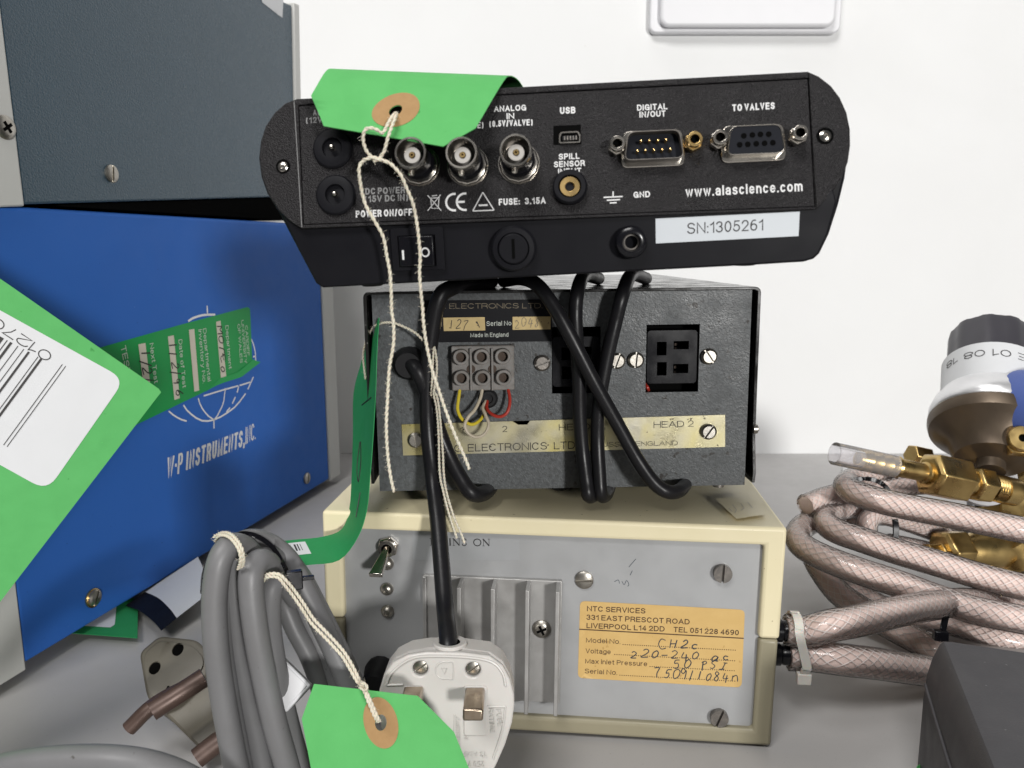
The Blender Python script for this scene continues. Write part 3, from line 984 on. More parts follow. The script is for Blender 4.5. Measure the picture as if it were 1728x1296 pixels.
# the inspection sticker
st = sheet(BL, [(54.76, 156.29), (73.69, 157.94), (140.11, 163.93), (220.1, 170.19), (223.07, 168.63), (223.25, 162.76), (222.27, 130.06), (231.63, 126.43), (207.02, 118.68), (190.05, 119.67), (172.92, 116.94), (160.05, 115.01), (100.81, 107.79), (79.9, 105.13), (56.73, 103.3)], [],
           'inspection_sticker', 'sticker_green', t, n=0.35, step=4, wavy=0.07)
MB().add([BL.p(*q, 0.6 + 1.5 * k) for q, k in zip([(162.71, 115.36), (171.63, 117.59), (181.38, 118.5), (205.52, 118.92), (231.63, 126.43), (222.22, 129.61), (202.18, 123.04), (180.38, 122.12)], (.1, .8, 1, .5, .6, .1, .2, .1))],
         [list(range(8))]).build('lifted_edge', 'sticker_green', st, fix=False)
_c = (208.12, 143.66)[0] - (204.84, 144.05)[0]
for s_, a, b, c in (('CARDIFF', (215.03, 156.4), (215.26, 133.3), _c), ('UNIVERSITY', (210.3, 160.89), (211.37, 127.96), _c),
                    ('OF WALES', (205.4, 158.56), (205.93, 129.29), _c), ('Department', (190.65, 158.75), (191.54, 126.89), _c * 1.1),
                    ('Departmental', (164.93, 159.09), (166.33, 121.89), _c * 1.1), ('Inventory No.', (160.03, 159.01), (160.77, 121.57), _c * 1.1),
                    ('Date of Test', (138.92, 154.49), (139.53, 122.05), _c * 1.1), ('Next Test', (111.66, 155.14), (112.97, 129.7), _c * 1.1),
                    ('TESTED BY', (87.03, 156.3), (92.21, 117.45), _c * 1.3)):
    text(s_, BL, a, b, c, 'print_faded', st, 0.004, 0.62)
for q in ([(180.15, 162.62), (185.49, 162.98), (188.02, 120.88), (181.57, 120.2)], [(150.14, 160.02), (155.85, 160), (156.44, 117.45), (151.09, 117.46)],
          [(129, 157.82), (134.76, 158), (135.83, 115.9), (130.49, 115.64)], [(101.85, 155.94), (108.07, 156.05), (109.59, 123.83), (103.7, 123.41)]):
    sheet(BL, q, [], 'writing_field', 'field', st, n=0.60)
hand('MOrEO', BL, (180.62, 160.05), (182.95, 123.87), 5.2, 0.8, 'ink_black', st, 0.68)
hand('1/2/96', BL, (129.6, 154.16), (131.59, 117.02), 7, 0.8, 'ink_black', st, 0.68)
hand('1/2/97', BL, (102.98, 152.5), (104.21, 118.79), 7, 0.8, 'ink_black', st, 0.68)

# ================================================================== slate case on top of it
t = thing('instrument_case', 'slate grey hammered case with pale end panels, on top of the blue case', 'instrument', GR.p(130, 0, -80))
_e = (269.65, 5.5)[0]
MB().poly(GR, [(.4, 0), (_e, 0), (_e + 20, 150), (9.4, 150)], -170, 0).build('side_cover', 'slate', t, bevel=1.2, seg=2)
MB().poly(GR, [(-26, -1), (0, -1), (9, 152), (-17, 152)], -172, 1.4).build('front_panel', 'alu_paint', t, bevel=1.0)
MB().poly(GR, [(_e + .1, -1), ((_e + 9), -1), ((_e + 9) + 20, 152), (_e + 20.3, 152)], -172, 1.8).build('rear_panel', 'alu_paint', t, bevel=0.8)
cross_screw(GR, (-4.07, 36.66), 5.8, t, 'steel', 2.0, 1.4, 30, 0.5)
slot_screw(GR, (63.59, 15.77), 5.0, t, 'steel', 80, 1.8, 0.0)
sheet(GR, [(243.41, 146.8), (244.33, 142.9), (267.09, 138.14), (272.26, 137.39), (276.92, 153.81)], [], 'torn_label', 'paper', t, n=0.3, step=4)
MB().poly(GR, [(28, 0.2), (262, 0.2), (262, -19.2), (28, -1.6)], -165, -5).build('gap_shade_wedge', 'dark', t, bevel=0.3)  # added black wedge, stands in for the shade in the gap

# ================================================================== cream case
CW, CTp = 203.9, 102.8
sm = (196.6, 51.52)[1]
t = thing('gas_controller_case', 'cream and beige plastic case with aluminium front and buff label, bottom of the stack', 'instrument', CR.p(100, -3, -60))
TI, SI, BI = CTp - 8.2, 9.0, 7.5
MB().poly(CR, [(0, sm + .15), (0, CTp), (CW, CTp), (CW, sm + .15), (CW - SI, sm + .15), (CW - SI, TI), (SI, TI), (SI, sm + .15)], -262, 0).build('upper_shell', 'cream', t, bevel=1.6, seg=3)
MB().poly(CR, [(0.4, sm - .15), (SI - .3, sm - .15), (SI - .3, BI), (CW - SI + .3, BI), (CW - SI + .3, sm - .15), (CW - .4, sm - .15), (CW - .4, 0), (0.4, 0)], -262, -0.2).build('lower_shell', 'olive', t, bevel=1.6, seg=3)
MB().box(CR, SI - 1, CW - SI + 1, BI - 1, TI + 1, -5.0, -3.4).build('front_plate', 'alu', t)
MB().box(CR, SI - 1, CW - SI + 1, BI - 1, TI + 1, -261, -259).build('back_plate', 'alu', t)
for u, n in ((18, -15), (185, -15), (18, -240), (185, -240)):
    MB().cyl(Frame.axes(CR.p(u, 0, n), (0, 0, -1)), (0, 0), 6, -1, 3).build('foot', 'rubber', t)
FN = -3.4
# heat sink: back plate and five fins
_l = (45.69, 74.79); _r = (107.49, 14.67)
hs = MB().box(CR, _l[0], _r[0] + 1, _r[1], _l[1] - 1, FN, FN + 2.2).build('heat_sink', 'fin', t, bevel=0.3)
for u, h in (((45.58, 42.96)[0], 3.5), ((62.82, 43.9)[0], 13), ((77.73, 44.72)[0], 13), ((92.79, 45.55)[0], 13), ((105.87, 46.27)[0], 13)):
    MB().box(CR, u, u + 1.7, _r[1] + 0.3, _l[1] - 1.3, FN + 2.2, FN + h).build('fin', 'fin', hs, bevel=0.25)
cross_screw(CR, (99.67, 50.79), 4.2, t, 'steel', 2.0, FN + 2.2, 25)
slot_screw(CR, (118.22, 74.26), 4.1, t, 'steel', 3, 1.8, FN)
slot_screw(CR, (178.27, 80.37), 4.0, t, 'dark_steel', 88, 2.6, FN, dome=False)
slot_screw(CR, (180.33, 11.47), 4.0, t, 'dark_steel', 70, 2.6, FN, dome=False)
# toggle switch
_c = (29.62, 86.17)
tg = MB().cyl(CR, _c, 5.0, FN, FN + 2.4, 6, phase=.3).build('switch_nut', 'nickel', t, bevel=0.4)
MB().ring(CR, _c, 2.4, 3.9, FN + 2.4, FN + 4.4).build('bushing', 'nickel', tg)
MB().cyl(CR, _c, 2.5, FN + 2.2, FN + 2.6).build('opening', 'dark', tg)
lv = MB()
_p0, _p1 = CR.p(_c[0], _c[1], FN + 2), CR.p(_c[0] - 2.6, _c[1] - 8.4, FN + 14)
_d = (_p1 - _p0).normalized()
_sx = CR.U
_sy = _d.cross(_sx).normalized()
q = []
for p, a, b in ((_p0, 1.3, 1.3), (_p1, 3.0, 1.4)):
    q += [p + _sx * a + _sy * b, p - _sx * a + _sy * b, p - _sx * a - _sy * b, p + _sx * a - _sy * b]
lv.add(q, [(0, 1, 2, 3), (7, 6, 5, 4), (0, 4, 5, 1), (1, 5, 6, 2), (2, 6, 7, 3), (3, 7, 4, 0)]).build('lever', 'nickel', tg, bevel=0.35)
for c in ((28.77, 77.69), (28.38, 65.45), (28.44, 54.52)):
    MB().lathe(CR, c, [(3.1, FN), (3.1, FN + .4), (2.8, FN + 1.2), (2.0, FN + 2.0), (1.2, FN + 2.3), (1.1, FN + 2.0), (.02, FN + 2.2)], 24).build('indicator', 'steel', t)
# tape with words
_q = [(40.83, 94.17), (89.12, 95.33), (89.24, 82.09), (40.62, 79.92)]
tp = sheet(CR, _q, [], 'tape', 'tape', t, n=FN + 0.12)
SERIF = {
    'M': [([(.14, 0), (.14, 1)], .07), ([(.14, 1), (.5, .02)], .16), ([(.5, .02), (.86, 1)], .06), ([(.86, 1), (.86, 0)], .16),
          ([(0, 0), (.28, 0)], .06), ([(0, 1), (.2, 1)], .06), ([(.72, 0), (1, 0)], .06), ([(.82, 1), (1, 1)], .06)],
    'A': [([(.12, 0), (.48, 1)], .06), ([(.46, 1), (.86, 0)], .17), ([(.25, .35), (.7, .35)], .06), ([(0, 0), (.26, 0)], .06), ([(.7, 0), (1, 0)], .06)],
    'I': [([(.5, 0), (.5, 1)], .17), ([(.28, 0), (.72, 0)], .06), ([(.28, 1), (.72, 1)], .06)],
    'N': [([(.15, 0), (.15, 1)], .06), ([(.12, 1), (.85, .02)], .17), ([(.85, 0), (.85, 1)], .06), ([(0, 0), (.3, 0)], .06), ([(0, 1), (.18, 1)], .06), ([(.7, 1), (1, 1)], .06)],
    'S': [([(.8, .72), (.78, .92), (.5, 1), (.25, .85), (.25, .68), (.5, .53), (.76, .36), (.8, .18), (.55, 0), (.25, .06), (.2, .28)], .11)],
    'O': [([(.5, 1), (.2, .85), (.08, .5), (.2, .15), (.5, 0), (.8, .15), (.92, .5), (.8, .85), (.5, 1)], .13)],
}
mb = MB()
_a, _b = Vector((48.53, 87.4)), Vector((76.26, 88.18))
_ex = (_b - _a).normalized()
_ey = Vector((-_ex.y, _ex.x))
_x = 0.0
for ch, w in (('M', .165), ('A', .135), ('I', .075), ('N', .14), ('S', .11), (' ', .085), ('O', .15), ('N', .14)):
    for pts, k in SERIF.get(ch, []):
        P = [_a + _ex * ((_x + x * w * .93) * (_b - _a).length) + _ey * (y * 3.25) for x, y in pts]
        if len(P) > 3:
            P = spline([(q.x, q.y, 0) for q in P], 4)
        mb.stroke(CR, [(q[0], q[1]) for q in P], k * 3.4, FN + 0.2)
    _x += w
mb.build('lettering', 'print_black', tp, fix=False)
# buff maker's label
_q = [(116.57, 64.01), (188.98, 63.37), (189.64, 26.22), (116.39, 26.48)]
lb = sheet(CR, round_poly(_q, 2.4), [], 'maker_label', 'buff', t, n=FN + 0.15, step=6)
for s_, a, b, cp, bo in (
        ('NTC SERVICES', (119.75, 59.31), (145.71, 59.44), 2.5, .012), ('331 EAST PRESCOT ROAD', (119.66, 55.15), (165.32, 55.28), 2.5, .012),
        ('LIVERPOOL L14 2DD', (119.76, 51.13), (154.49, 51.3), 2.5, .012), ('TEL 051 228 4690', (158.45, 51.29), (186.95, 51.27), 2.5, .012),
        ('Model No.', (119.71, 44.17), (135.1, 44.23), 2.3, .004), ('Voltage', (119.65, 38.92), (130.94, 39.02), 2.3, .004),
        ('Max inlet Pressure', (119.58, 33.93), (147.41, 34.12), 2.3, .004), ('Serial No.', (119.48, 29.03), (134.14, 29.06), 2.3, .004)):
    text(s_, CR, a, b, cp, 'print_brown', lb, bo, FN + 0.22)
ln = MB().stroke(CR, [(116.53, 50.39), (189.19, 49.94)], 0.5, FN + 0.22)
for a, b in ([(136.32, 44.07), (186.81, 44.1)], [(132.79, 39.06), (186.82, 38.99)], [(148.72, 34.08), (186.88, 34.17)], [(135.39, 29.02), (187.41, 29.18)]):
    a, b = Vector(a), Vector(b)
    k = int((b - a).length / 0.95)
    for i in range(k):
        c = a.lerp(b, i / k)
        ln.stroke(CR, [(c.x - .22, c.y), (c.x + .22, c.y)], 0.4, FN + 0.22)
ln.build('rule_lines', 'print_brown', lb, fix=False)
for s_, a, b, cp in (('CH2c', (152.03, 43.41), (170.42, 43.6), 4.2), ('220-240 ac', (139.14, 37.82), (184.32, 38.73), 4.0),
                     ('50 PSI', (158.67, 33.81), (183.01, 34.39), 4.0), ('7509/1084n', (150.5, 28.72), (188.2, 29), 4.2)):
    hand(s_, CR, a, b, cp, 0.42, 'ink', lb, FN + 0.26)
# scribble on the plate, gland on its lower corner, hose spigots on the side, old tape on the lid
mb = MB()
for pts in ([(131.5, 73.78), (133.28, 74.7), (133.85, 73.06)], [(134.85, 74.22), (135.93, 72.61), (136.91, 74.59), (137.99, 72.98), (137.51, 71.85)], [(137.73, 80.97), (140.68, 84.94)], [(138.37, 77.15), (139.33, 79.39)]):
    mb.stroke(CR, [(q[0], q[1]) for q in spline([(*p, 0) for p in pts], 4)], 0.22, FN + 0.1)
mb.build('scribble', 'ink', t, fix=False)
MB().lathe(CR, (24.76, 24.7), [(7.5, FN), (7.5, FN + 3), (6.4, FN + 5), (6.0, FN + 11), (4.5, FN + 13), (.02, FN + 13)], 14).build('cable_gland', 'rubber', t)
SX = Frame.axes(CR.p(CW, 0, 0), CR.U)
SPIG = []
for py in (1064, 1104):
    v = {1064: (211.94, 44.16)[1], 1104: (212.71, 32.22)[1]}[py]
    P = CR.p(CW, v, -24)
    f = Frame.axes(P, CR.U)
    SPIG.append(P)
    MB().lathe(f, (0, 0), [(5.5, -1), (5.5, 1), (4.4, 1.6), (4.4, 3.5), (5.3, 4.2), (5.3, 7), (4.5, 7.6), (5.0, 9), (4.4, 18), (.02, 18)], 20).build('hose_spigot', 'black_gloss', t)
MB().add([CT.p(u, v, 0.12) for u, v in [(179.48, 34.7), (195.82, 41.59), (198.76, 15.15), (184.27, 7.66)]], [(0, 1, 2, 3)]).build('old_tape', 'cream', t, fix=False)
mb = MB()
for pts in ([(185.96, 26.79), (186.46, 19.48), (184.93, 15.38)], [(190.08, 28.86), (190.4, 22.28), (188.17, 18.85)], [(193.69, 30.9), (194.14, 22.64)], [(183.44, 21.61), (184.17, 16.88)]):
    mb.stroke(CT, pts, 0.35, 0.2)
mb.build('scribble', 'field', t, fix=False)

# ================================================================== hammered grey case
VW, VT = 170.0, 90.6
t = thing('head_supply_case', 'worn hammered grey metal case with two black sockets, under the black controller', 'instrument', VG.p(85, -6, -80))
_s1, _s2 = [(80.09, 75.09), (102.17, 44.72)], [(122.81, 75.56), (146.96, 44.58)]
h1 = rrect(_s1[0][0], _s1[1][0], _s1[1][1], _s1[0][1])
h2 = rrect(_s2[0][0], _s2[1][0], _s2[1][1], _s2[0][1])
ch = MB().prism(VG, rrect(0, VW, 0, VT), -1.5, 0, [h1, h2]).build('front_plate', 'hammer', t)
MB().box(VG, 0, VW, -0.02, 1.5, -225, -1.6).build('base_plate', 'hammer', t)
MB().box(VG, 0, VW, 1.6, VT, -225, -223.5).build('back_plate', 'hammer', t)
# lid: one sheet bent over the top, the right flank flared at the bottom
ou, th = 3.6, 1.5
prof = [(-ou, 4), (-ou, VT - 1.2)] + [(-ou + 2.6 - 2.6 * math.cos(R(a)), VT - 1.2 + 2.6 * math.sin(R(a))) for a in (30, 60, 90)]
prof += [(VW + ou - 2.6 + 2.6 * math.sin(R(a)), VT - 1.2 + 2.6 * math.cos(R(a))) for a in (0, 30, 60, 90)]
prof += [(VW + ou, 45), (VW + ou + .1, 22), (VW + ou + 1.0, 6), (VW + ou + .6, 1.5)]
inner = [(VW + ou - th + .6, 1.5), (VW + ou - th + 1.0, 6), (VW + ou - th + .1, 22), (VW + ou - th, 45), (VW + ou - th, VT - .6), (VW + ou - 3, VT + .1),
         (-ou + 3, VT + .1), (-ou + th, VT - .6), (-ou + th, 4)]
MB().poly(VG, prof + inner, -227, 1.6).build('lid', 'lid', t, bevel=0.25, angle=50)
f = Frame.axes(VG.p(VW + ou + .5, 27, 1), VG.U)
MB().lathe(f, (0, 0), [(2.2, -1.6), (2.2, .2), (1.2, .9), (.02, 1.0)], 14).build('screw', 'steel', t)
for u, n in ((0, 0),):
    pass
for c, n in (((84.49, -1.28)[0], -14), ((13.44, -0.01)[0], -20), (150, -120), (20, -120)):
    MB().lathe(Frame.axes(VG.p(c, 0, n), -VG.V), (0, 0), [(6.2, -1), (6.2, 1.4), (5.2, 3.6), (3.0, 5.0), (.02, 5.4)], 20).build('foot', 'rubber', t)
MB().cyl(Frame.axes(VG.p((158.76, -0.3)[0], 0, -4), -VG.V), (0, 0), 2.6, -.5, 1.6, 16).build('screw', 'dark_steel', t)
# sockets
for k, (a, b) in enumerate((_s1, _s2)):
    u0, u1, v0, v1 = a[0], b[0], b[1], a[1]
    if k == 0:
        bu0, bu1, bv0, bv1 = u0 + .3, u1 - .3, v0 + 3, v1 - 4.5
    else:
        bu0, bu1, bv0, bv1 = u0 + .6, u1 - .8, v0 + 3.9, v1 - 2.7
    cu, cv = (bu0 + bu1) / 2, (bv0 + bv1) / 2
    kw, kh = (bu1 - bu0), (bv1 - bv0)
    sl = []
    for su, sv, w, h in ((.29, .66, .19, .25), (.68, .72, .30, .15), (.30, .28, .19, .25), (.68, .28, .30, .17)):
        c_u, c_v = bu0 + kw * su, bv0 + kh * sv
        sl.append(rrect(c_u - kw * w / 2, c_u + kw * w / 2, c_v - kh * h / 2, c_v + kh * h / 2))
    so = MB().prism(VG, rrect(bu0, bu1, bv0, bv1, 1.6), -12, -0.6, sl).build('socket', 'black_gloss', t, bevel=0.2)
    MB().box(VG, u0 - 3, u1 + 3, v0 - 3, v1 + 3, -16, -13).build('backing', 'dark', so)
    for i, hsl in enumerate(sl):
        c_u, c_v = (hsl[0][0] + hsl[1][0]) / 2, (hsl[0][1] + hsl[2][1]) / 2
        MB().box(VG, c_u - .7, c_u + .7, c_v - 1.4, c_v - .2, -11.9, -10.6).build('contact', 'rust', so)
MB().tube([VG.p((123.82, 47.41)[0], (123.82, 47.41)[1], -8), VG.p(*(124.65, 46.02), -5), VG.p(*(125.5, 44.36), -7)], 0.8, 8).build('wire', 'red', t)
for c, sl, m in (((75.73, 59.03), 20, 'dark_steel'), ((109.6, 59.48), 70, 'steel'), ((118.06, 59.76), 85, 'steel'), ((151.26, 60.9), 125, 'steel')):
    slot_screw(VG, c, 3.7, t, m, sl, 2.4, 0)
# black serial plate
_q = [(22.26, 87.8), (80.14, 87.55), (80.06, 68.67), (21.67, 68.97)]
sp = sheet(VG, _q, [], 'serial_plate', 'black', t, n=0.25)
text('V.G. ELECTRONICS LTD.', VG, (25.32, 84.07), (75.87, 83.65), 2.3, 'print_gold', sp, 0.0, 0.35)
text('Model', VG, (24.54, 76), (30.91, 76.05), 2.1, 'print_gold', sp, 0.008, 0.35)
text('Serial No', VG, (50.82, 76.04), (61.99, 76.15), 2.1, 'print_faded', sp, 0.006, 0.35)
text('Made in England', VG, (43.54, 71.07), (60.59, 71.09), 1.9, 'print_faded', sp, 0.004, 0.35)
sheet(VG, [(31.55, 80.02), (50.1, 80.03), (50.25, 74.05), (31.65, 74.04)], [], 'number_field', 'gold_field', sp, n=0.4)
sheet(VG, [(62.57, 79.99), (79.57, 79.89), (79.55, 74.17), (62.5, 74.14)], [], 'number_field', 'gold_field', sp, n=0.4)
hand('127', VG, (33.79, 74.81), (42.56, 74.82), 3.9, 0.32, 'ink_black', sp, 0.47)
hand('\\', VG, (45.75, 74.77), (49.21, 74.99), 3.9, 0.4, 'ink_black', sp, 0.47)
hand('2048', VG, (63.57, 75.06), (75.03, 75.3), 3.9, 0.32, 'print_gold', sp, 0.47)
# terminal block, six screw barrels
_a, _b = (34.94, 67.71), (62.98, 47.52)
tb = MB().prism(VG, rrect(_a[0], _b[0], _b[1], _a[1], 0.8), 0, 5).build('terminal_block', 'terminal', t, bevel=0.5)
for row in ([(39.48, 63.13), (48.62, 63.18), (57.9, 63.21)], [(39.53, 53.79), (48.84, 53.73), (58.16, 53.78)]):
    for c in row:
        br = MB().ring(VG, c, 2.2, 3.5, 4.5, 9).build('barrel', 'terminal', tb, bevel=0.3)
        MB().cyl(VG, c, 2.25, 4, 6.2).build('clamp_screw', 'rust', br)
for px in (0, 1):
    c = ((43.65, 57.34), (53.17, 57.2))[px]
    MB().box(VG, c[0] - .5, c[0] + .5, c[1] - 9.5, c[1] + 9.5, 5, 6.6).build('divider', 'terminal', tb, bevel=0.2)
    MB().cyl(VG, c, 1.9, 5, 5.3).build('fixing_screw', 'rust', tb)
MB().lathe(VG, (51.04, 43.05), [(4.4, 0), (4.4, 1.2), (3.4, 2), (2.2, 2.0), (2.0, 1), (.02, .9)], 20).build('grommet', 'rubber', t)
def wire(pts, ns, m, nm='wire'):
    MB().tube([VG.p(u, v, n) for (u, v), n in zip(pts, ns)], 0.75, 8).build(nm, m, t)
wire([(38.5, 48.72), (37.85, 44.35), (37.47, 39.41), (39.53, 35.23), (43.55, 32.96), (47.1, 34.28), (49.31, 37.01), (50.46, 40.85)], (4, 6, 8, 9, 9, 7, 4, 1), 'yellow')
wire([(48.58, 48.56), (47.56, 44.2), (45.04, 39.56), (42.27, 36.85), (40.57, 33), (42.38, 29.09), (45.88, 27.64), (49.44, 29.25), (51.14, 33.11), (49.85, 36.73), (48.55, 39.78), (49.94, 41.96)], (4, 6, 9, 11, 11, 11, 11, 11, 10, 8, 5, 1), 'white_wire')
wire([(60.03, 48.39), (60.77, 43.17), (59.62, 38.51), (56.61, 36.34), (53.1, 36.95), (50.44, 39.2), (50.48, 41.95)], (4, 7, 9, 9, 8, 5, 1), 'red')
# brass nameplate
npl = sheet(VG, [(11.28, 31.54), (159.57, 33.73), (160.07, 18.59), (11.44, 17.02)], [], 'name_plate', 'brass_plate', t, n=0.4, step=8, solid=0.5)
for s_, a, b, cp in (('1', (37.99, 27.21), (39.35, 27.19), 2.9), ('2', (57.3, 27.31), (59.47, 27.33), 2.9), ('HEAD 1', (83.18, 27.58), (100.91, 27.85), 3.0),
                     ('HEAD 2', (126.74, 28.13), (145.11, 28.39), 3.0), ('V.G. ELECTRONICS  LTD,', (30.42, 18.24), (91.65, 18.9), 3.5),
                     ('SUSSEX. ENGLAND', (100.41, 19.6), (138.02, 19.72), 2.2)):
    text(s_, VG, a, b, cp, 'print_black', npl, 0.0, 0.78)
slot_screw(VG, (17.54, 24.34), 3.6, t, 'steel', 95, 2.2, 0.6)
slot_screw(VG, (151.86, 26.18), 3.7, t, 'steel', 55, 2.4, 0.6)
MB().lathe(VG, (16.04, 59.92), [(7.5, 0), (7.5, 3), (6, 5), (5.5, 9), (.02, 9)], 20).build('strain_relief', 'rubber', t)

# ================================================================== black controller on top
t = thing('valve_controller', 'black plastic controller with row of connectors, resting tilted on top of the stack', 'controller', BK.p(76, -18, -100))
OUT = [(0.26, 39.35), (151.79, 39.42), (155.09, 37.7), (158.35, 34.78), (160.76, 31.22), (162.49, 26.86), (163.29, 22.2), (163.27, 17.58), (162.51, 12.83), (160.76, 8.46), (158.01, 4.13), (153.25, -0.48), (0.94, -0.2), (-3.09, 2.5), (-6.75, 6.27), (-9.65, 10.93), (-11.42, 16.1), (-12.05, 21.78), (-11.39, 26.84), (-9.8, 31.32), (-6.91, 35.36), (-3.49, 38.1)]
BACK = -Frame((0, 0, 0), -4.8, -2.05, 1.5).N
def loft(fr, outline, n, depth):
    a = [fr.p(u, v, n) for u, v in outline]
    k = len(a)
    return MB().add(a + [q + BACK * depth for q in a], [list(range(k)), list(range(2 * k - 1, k - 1, -1))] + [(i, (i + 1) % k, k + (i + 1) % k, k + i) for i in range(k)])
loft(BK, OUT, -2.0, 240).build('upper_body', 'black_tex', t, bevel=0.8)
PAN = [(0.6, 37.52), (152, 37.6), (153.1, 0.3), (1.34, 0.88)]
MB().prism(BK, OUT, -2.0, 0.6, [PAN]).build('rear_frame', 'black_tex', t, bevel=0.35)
PO = round_poly([(0.78, 37.24), (151.83, 37.36), (152.94, 0.48), (1.53, 1.1)], 0.4, 2)
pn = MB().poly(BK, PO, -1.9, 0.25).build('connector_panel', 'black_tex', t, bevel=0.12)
# grooves between panel and the rounded ends
for q in ([(-0.59, 38.67), (1.04, 0.16)], [(151.95, 39.07), (153.34, -0.14)]):
    MB().stroke(BK, q, 0.22, 0.64).build('groove', 'print_grey' if q[0][0] < 10 else 'dark', t, fix=False)
LOW = [(-5.73, 5.22), (0.94, 1.24), (153.05, 0.6), (158.1, 5.19), (159.28, 1.51), (157.26, -7.61), (155.02, -13.13), (153.41, -14.62), (150.59, -15.38), (137.56, -15.8), (8.39, -18.33), (5.17, -18.41), (3.22, -17.07), (-0.92, -7.64), (-5.16, 3.61)]
loft(BKL, LOW, -0.8, 8).build('lower_face', 'black', t, bevel=1.0)
LOW2 = [(-11.81, 12.43), (163.08, 13.07), (162.68, 8.11), (161.24, 0.61), (158.97, -7.85), (156.52, -13.48), (154.87, -15), (151.99, -15.78), (138.67, -16.03), (6.77, -18.61), (3.48, -18.69), (1.49, -17.31), (-2.74, -7.69), (-8.1, 4.74)]
loft(BKL, LOW2, -5.0, 228).build('lower_body', 'black', t, bevel=1.0)
for c in ((15.35, -18.37), (138.06, -15.64)):
    for n in (-22, -170):
        f = Frame.axes(BKL.p(c[0], c[1] + .3, n), -BKL.V)
        ft = MB().cyl(f, (0, 0), 7.5, -.5, 1.0).build('foot', 'rubber', t, bevel=0.3)
        MB().cyl(f, (0, 0), 4.2, 0.9, 2.2, r1=3.4).build('pad', 'rubber', ft, bevel=0.3)
W_ = 'print_white'
for s_, a, b, cp, bo, m in (
        ('ANALOG', (60.58, 32.42), (70.17, 32.38), 1.75, .018, W_), ('IN', (64.27, 30.1), (66.58, 30.08), 1.75, .018, W_), ('(0.5V/VALVE)', (59.06, 27.96), (72.02, 27.86), 1.85, .02, W_),
        ('E)', (55.48, 27.78), (57.27, 27.78), 1.85, .02, W_), ('USB', (80.2, 30.81), (84.76, 30.76), 2.0, .022, W_),
        ('SPILL', (79.56, 17.27), (85.69, 17.24), 1.75, .018, W_), ('SENSOR', (78.1, 15.04), (87.22, 15.06), 1.75, .018, W_), ('INPUT', (79.29, 12.87), (86.13, 12.84), 1.75, .018, W_),
        ('DIGITAL', (102.85, 30.64), (111.64, 30.63), 1.75, .018, W_), ('IN/OUT', (103.5, 28.59), (111.08, 28.57), 1.75, .018, W_), ('TO VALVES', (130.3, 29.08), (142.36, 29.13), 2.0, .022, W_),
        ('GND', (101.27, 5.01), (106.1, 5.07), 1.8, .02, W_), ('www.alascience.com', (116.4, 4.64), (149.7, 4.99), 2.9, .011, W_),
        ('FUSE:', (61.42, 4.43), (67.72, 4.44), 1.95, .02, W_), ('3.15A', (69.23, 4.41), (75.41, 4.39), 1.95, .02, W_),
        ('POWER ON/OFF', (17.81, 2.5), (35.14, 2.45), 2.1, .02, W_), ('DC POWER', (20.88, 9.3), (33.1, 9.26), 2.0, .02, 'print_grey'),
        ('(15V', (20.65, 6.97), (25.95, 6.94), 2.0, .02, 'print_grey'), ('DC IN)', (26.87, 6.97), (33.97, 6.97), 2.0, .02, 'print_grey'),
        ('(12V DC IN)', (2.9, 31.79), (16.02, 31.77), 1.9, .02, 'print_grey'), ('AUX POWER', (5.17, 34.03), (16.43, 34.01), 1.9, .02, 'print_grey')):
    text(s_, BK, a, b, cp, m, pn, bo, 0.32)
# printed symbols: crossed bin, conformity mark, triangle, earth
mb = MB()
for pts in ([(39.97, 8.33), (44.02, 3.53)], [(43.94, 8.35), (39.88, 3.69)], [(40.68, 7.41), (43.56, 7.47)], [(40.86, 7.4), (41.15, 4.35), (43.14, 4.27), (43.38, 7.3)], [(41.23, 8.1), (42.86, 8.21)]):
    mb.stroke(BK, pts, 0.24, 0.32)
mb.build('bin_symbol', W_, pn, fix=False)
mb = MB()
for cx, bar in ((766, False), (783, True)):
    c = {766: (48.03, 5.95), 783: (51.27, 5.94)}[cx]
    arc = [(c[0] + 2.5 * math.cos(R(a)), c[1] + 2.5 * math.sin(R(a))) for a in range(80, 281, 20)]
    mb.stroke(BK, arc, 0.62, 0.32)
    if bar:
        mb.stroke(BK, [(c[0] - 2.4, c[1]), (c[0] - .1, c[1])], 0.62, 0.32)
mb.build('conformity_mark', W_, pn, fix=False)
mb = MB()
_t = [(56.69, 8.53), (59.96, 3.07), (53.53, 3.06)]
for i in range(3):
    mb.stroke(BK, [_t[i], _t[(i + 1) % 3]], 0.3, 0.32)
mb.stroke(BK, [(55.36, 4.67), (58.04, 4.69)], 0.5, 0.32)
mb.build('triangle_symbol', W_, pn, fix=False)
mb = MB()
for pts in ([(95.33, 7.18), (95.3, 5.51)], [(92.51, 5.52), (98.08, 5.58)], [(93.45, 4.64), (97.28, 4.7)], [(94.3, 3.8), (96.3, 3.84)]):
    mb.stroke(BK, pts, 0.36, 0.32)
mb.build('earth_symbol', W_, pn, fix=False)
# end screws in their wells
for c, r in (((-4.44, 18.89), 2.1), ((156.21, 20.57), 2.3)):
    MB().ring(BK, c, r * .85, r * 1.05, 0.5, 0.75).build('screw_well', 'dark', t)
    w = MB().cyl(BK, c, r * .9, 0.5, 0.66).build('screw_well', 'dark', t)
    s_ = MB().lathe(BK, (c[0], c[1] - .15), [(r * .72, .6), (r * .72, 1.0), (r * .5, 1.25), (r * .3, 1.3), (r * .26, .95), (.02, .9)], 20).build('screw', 'nickel', t)
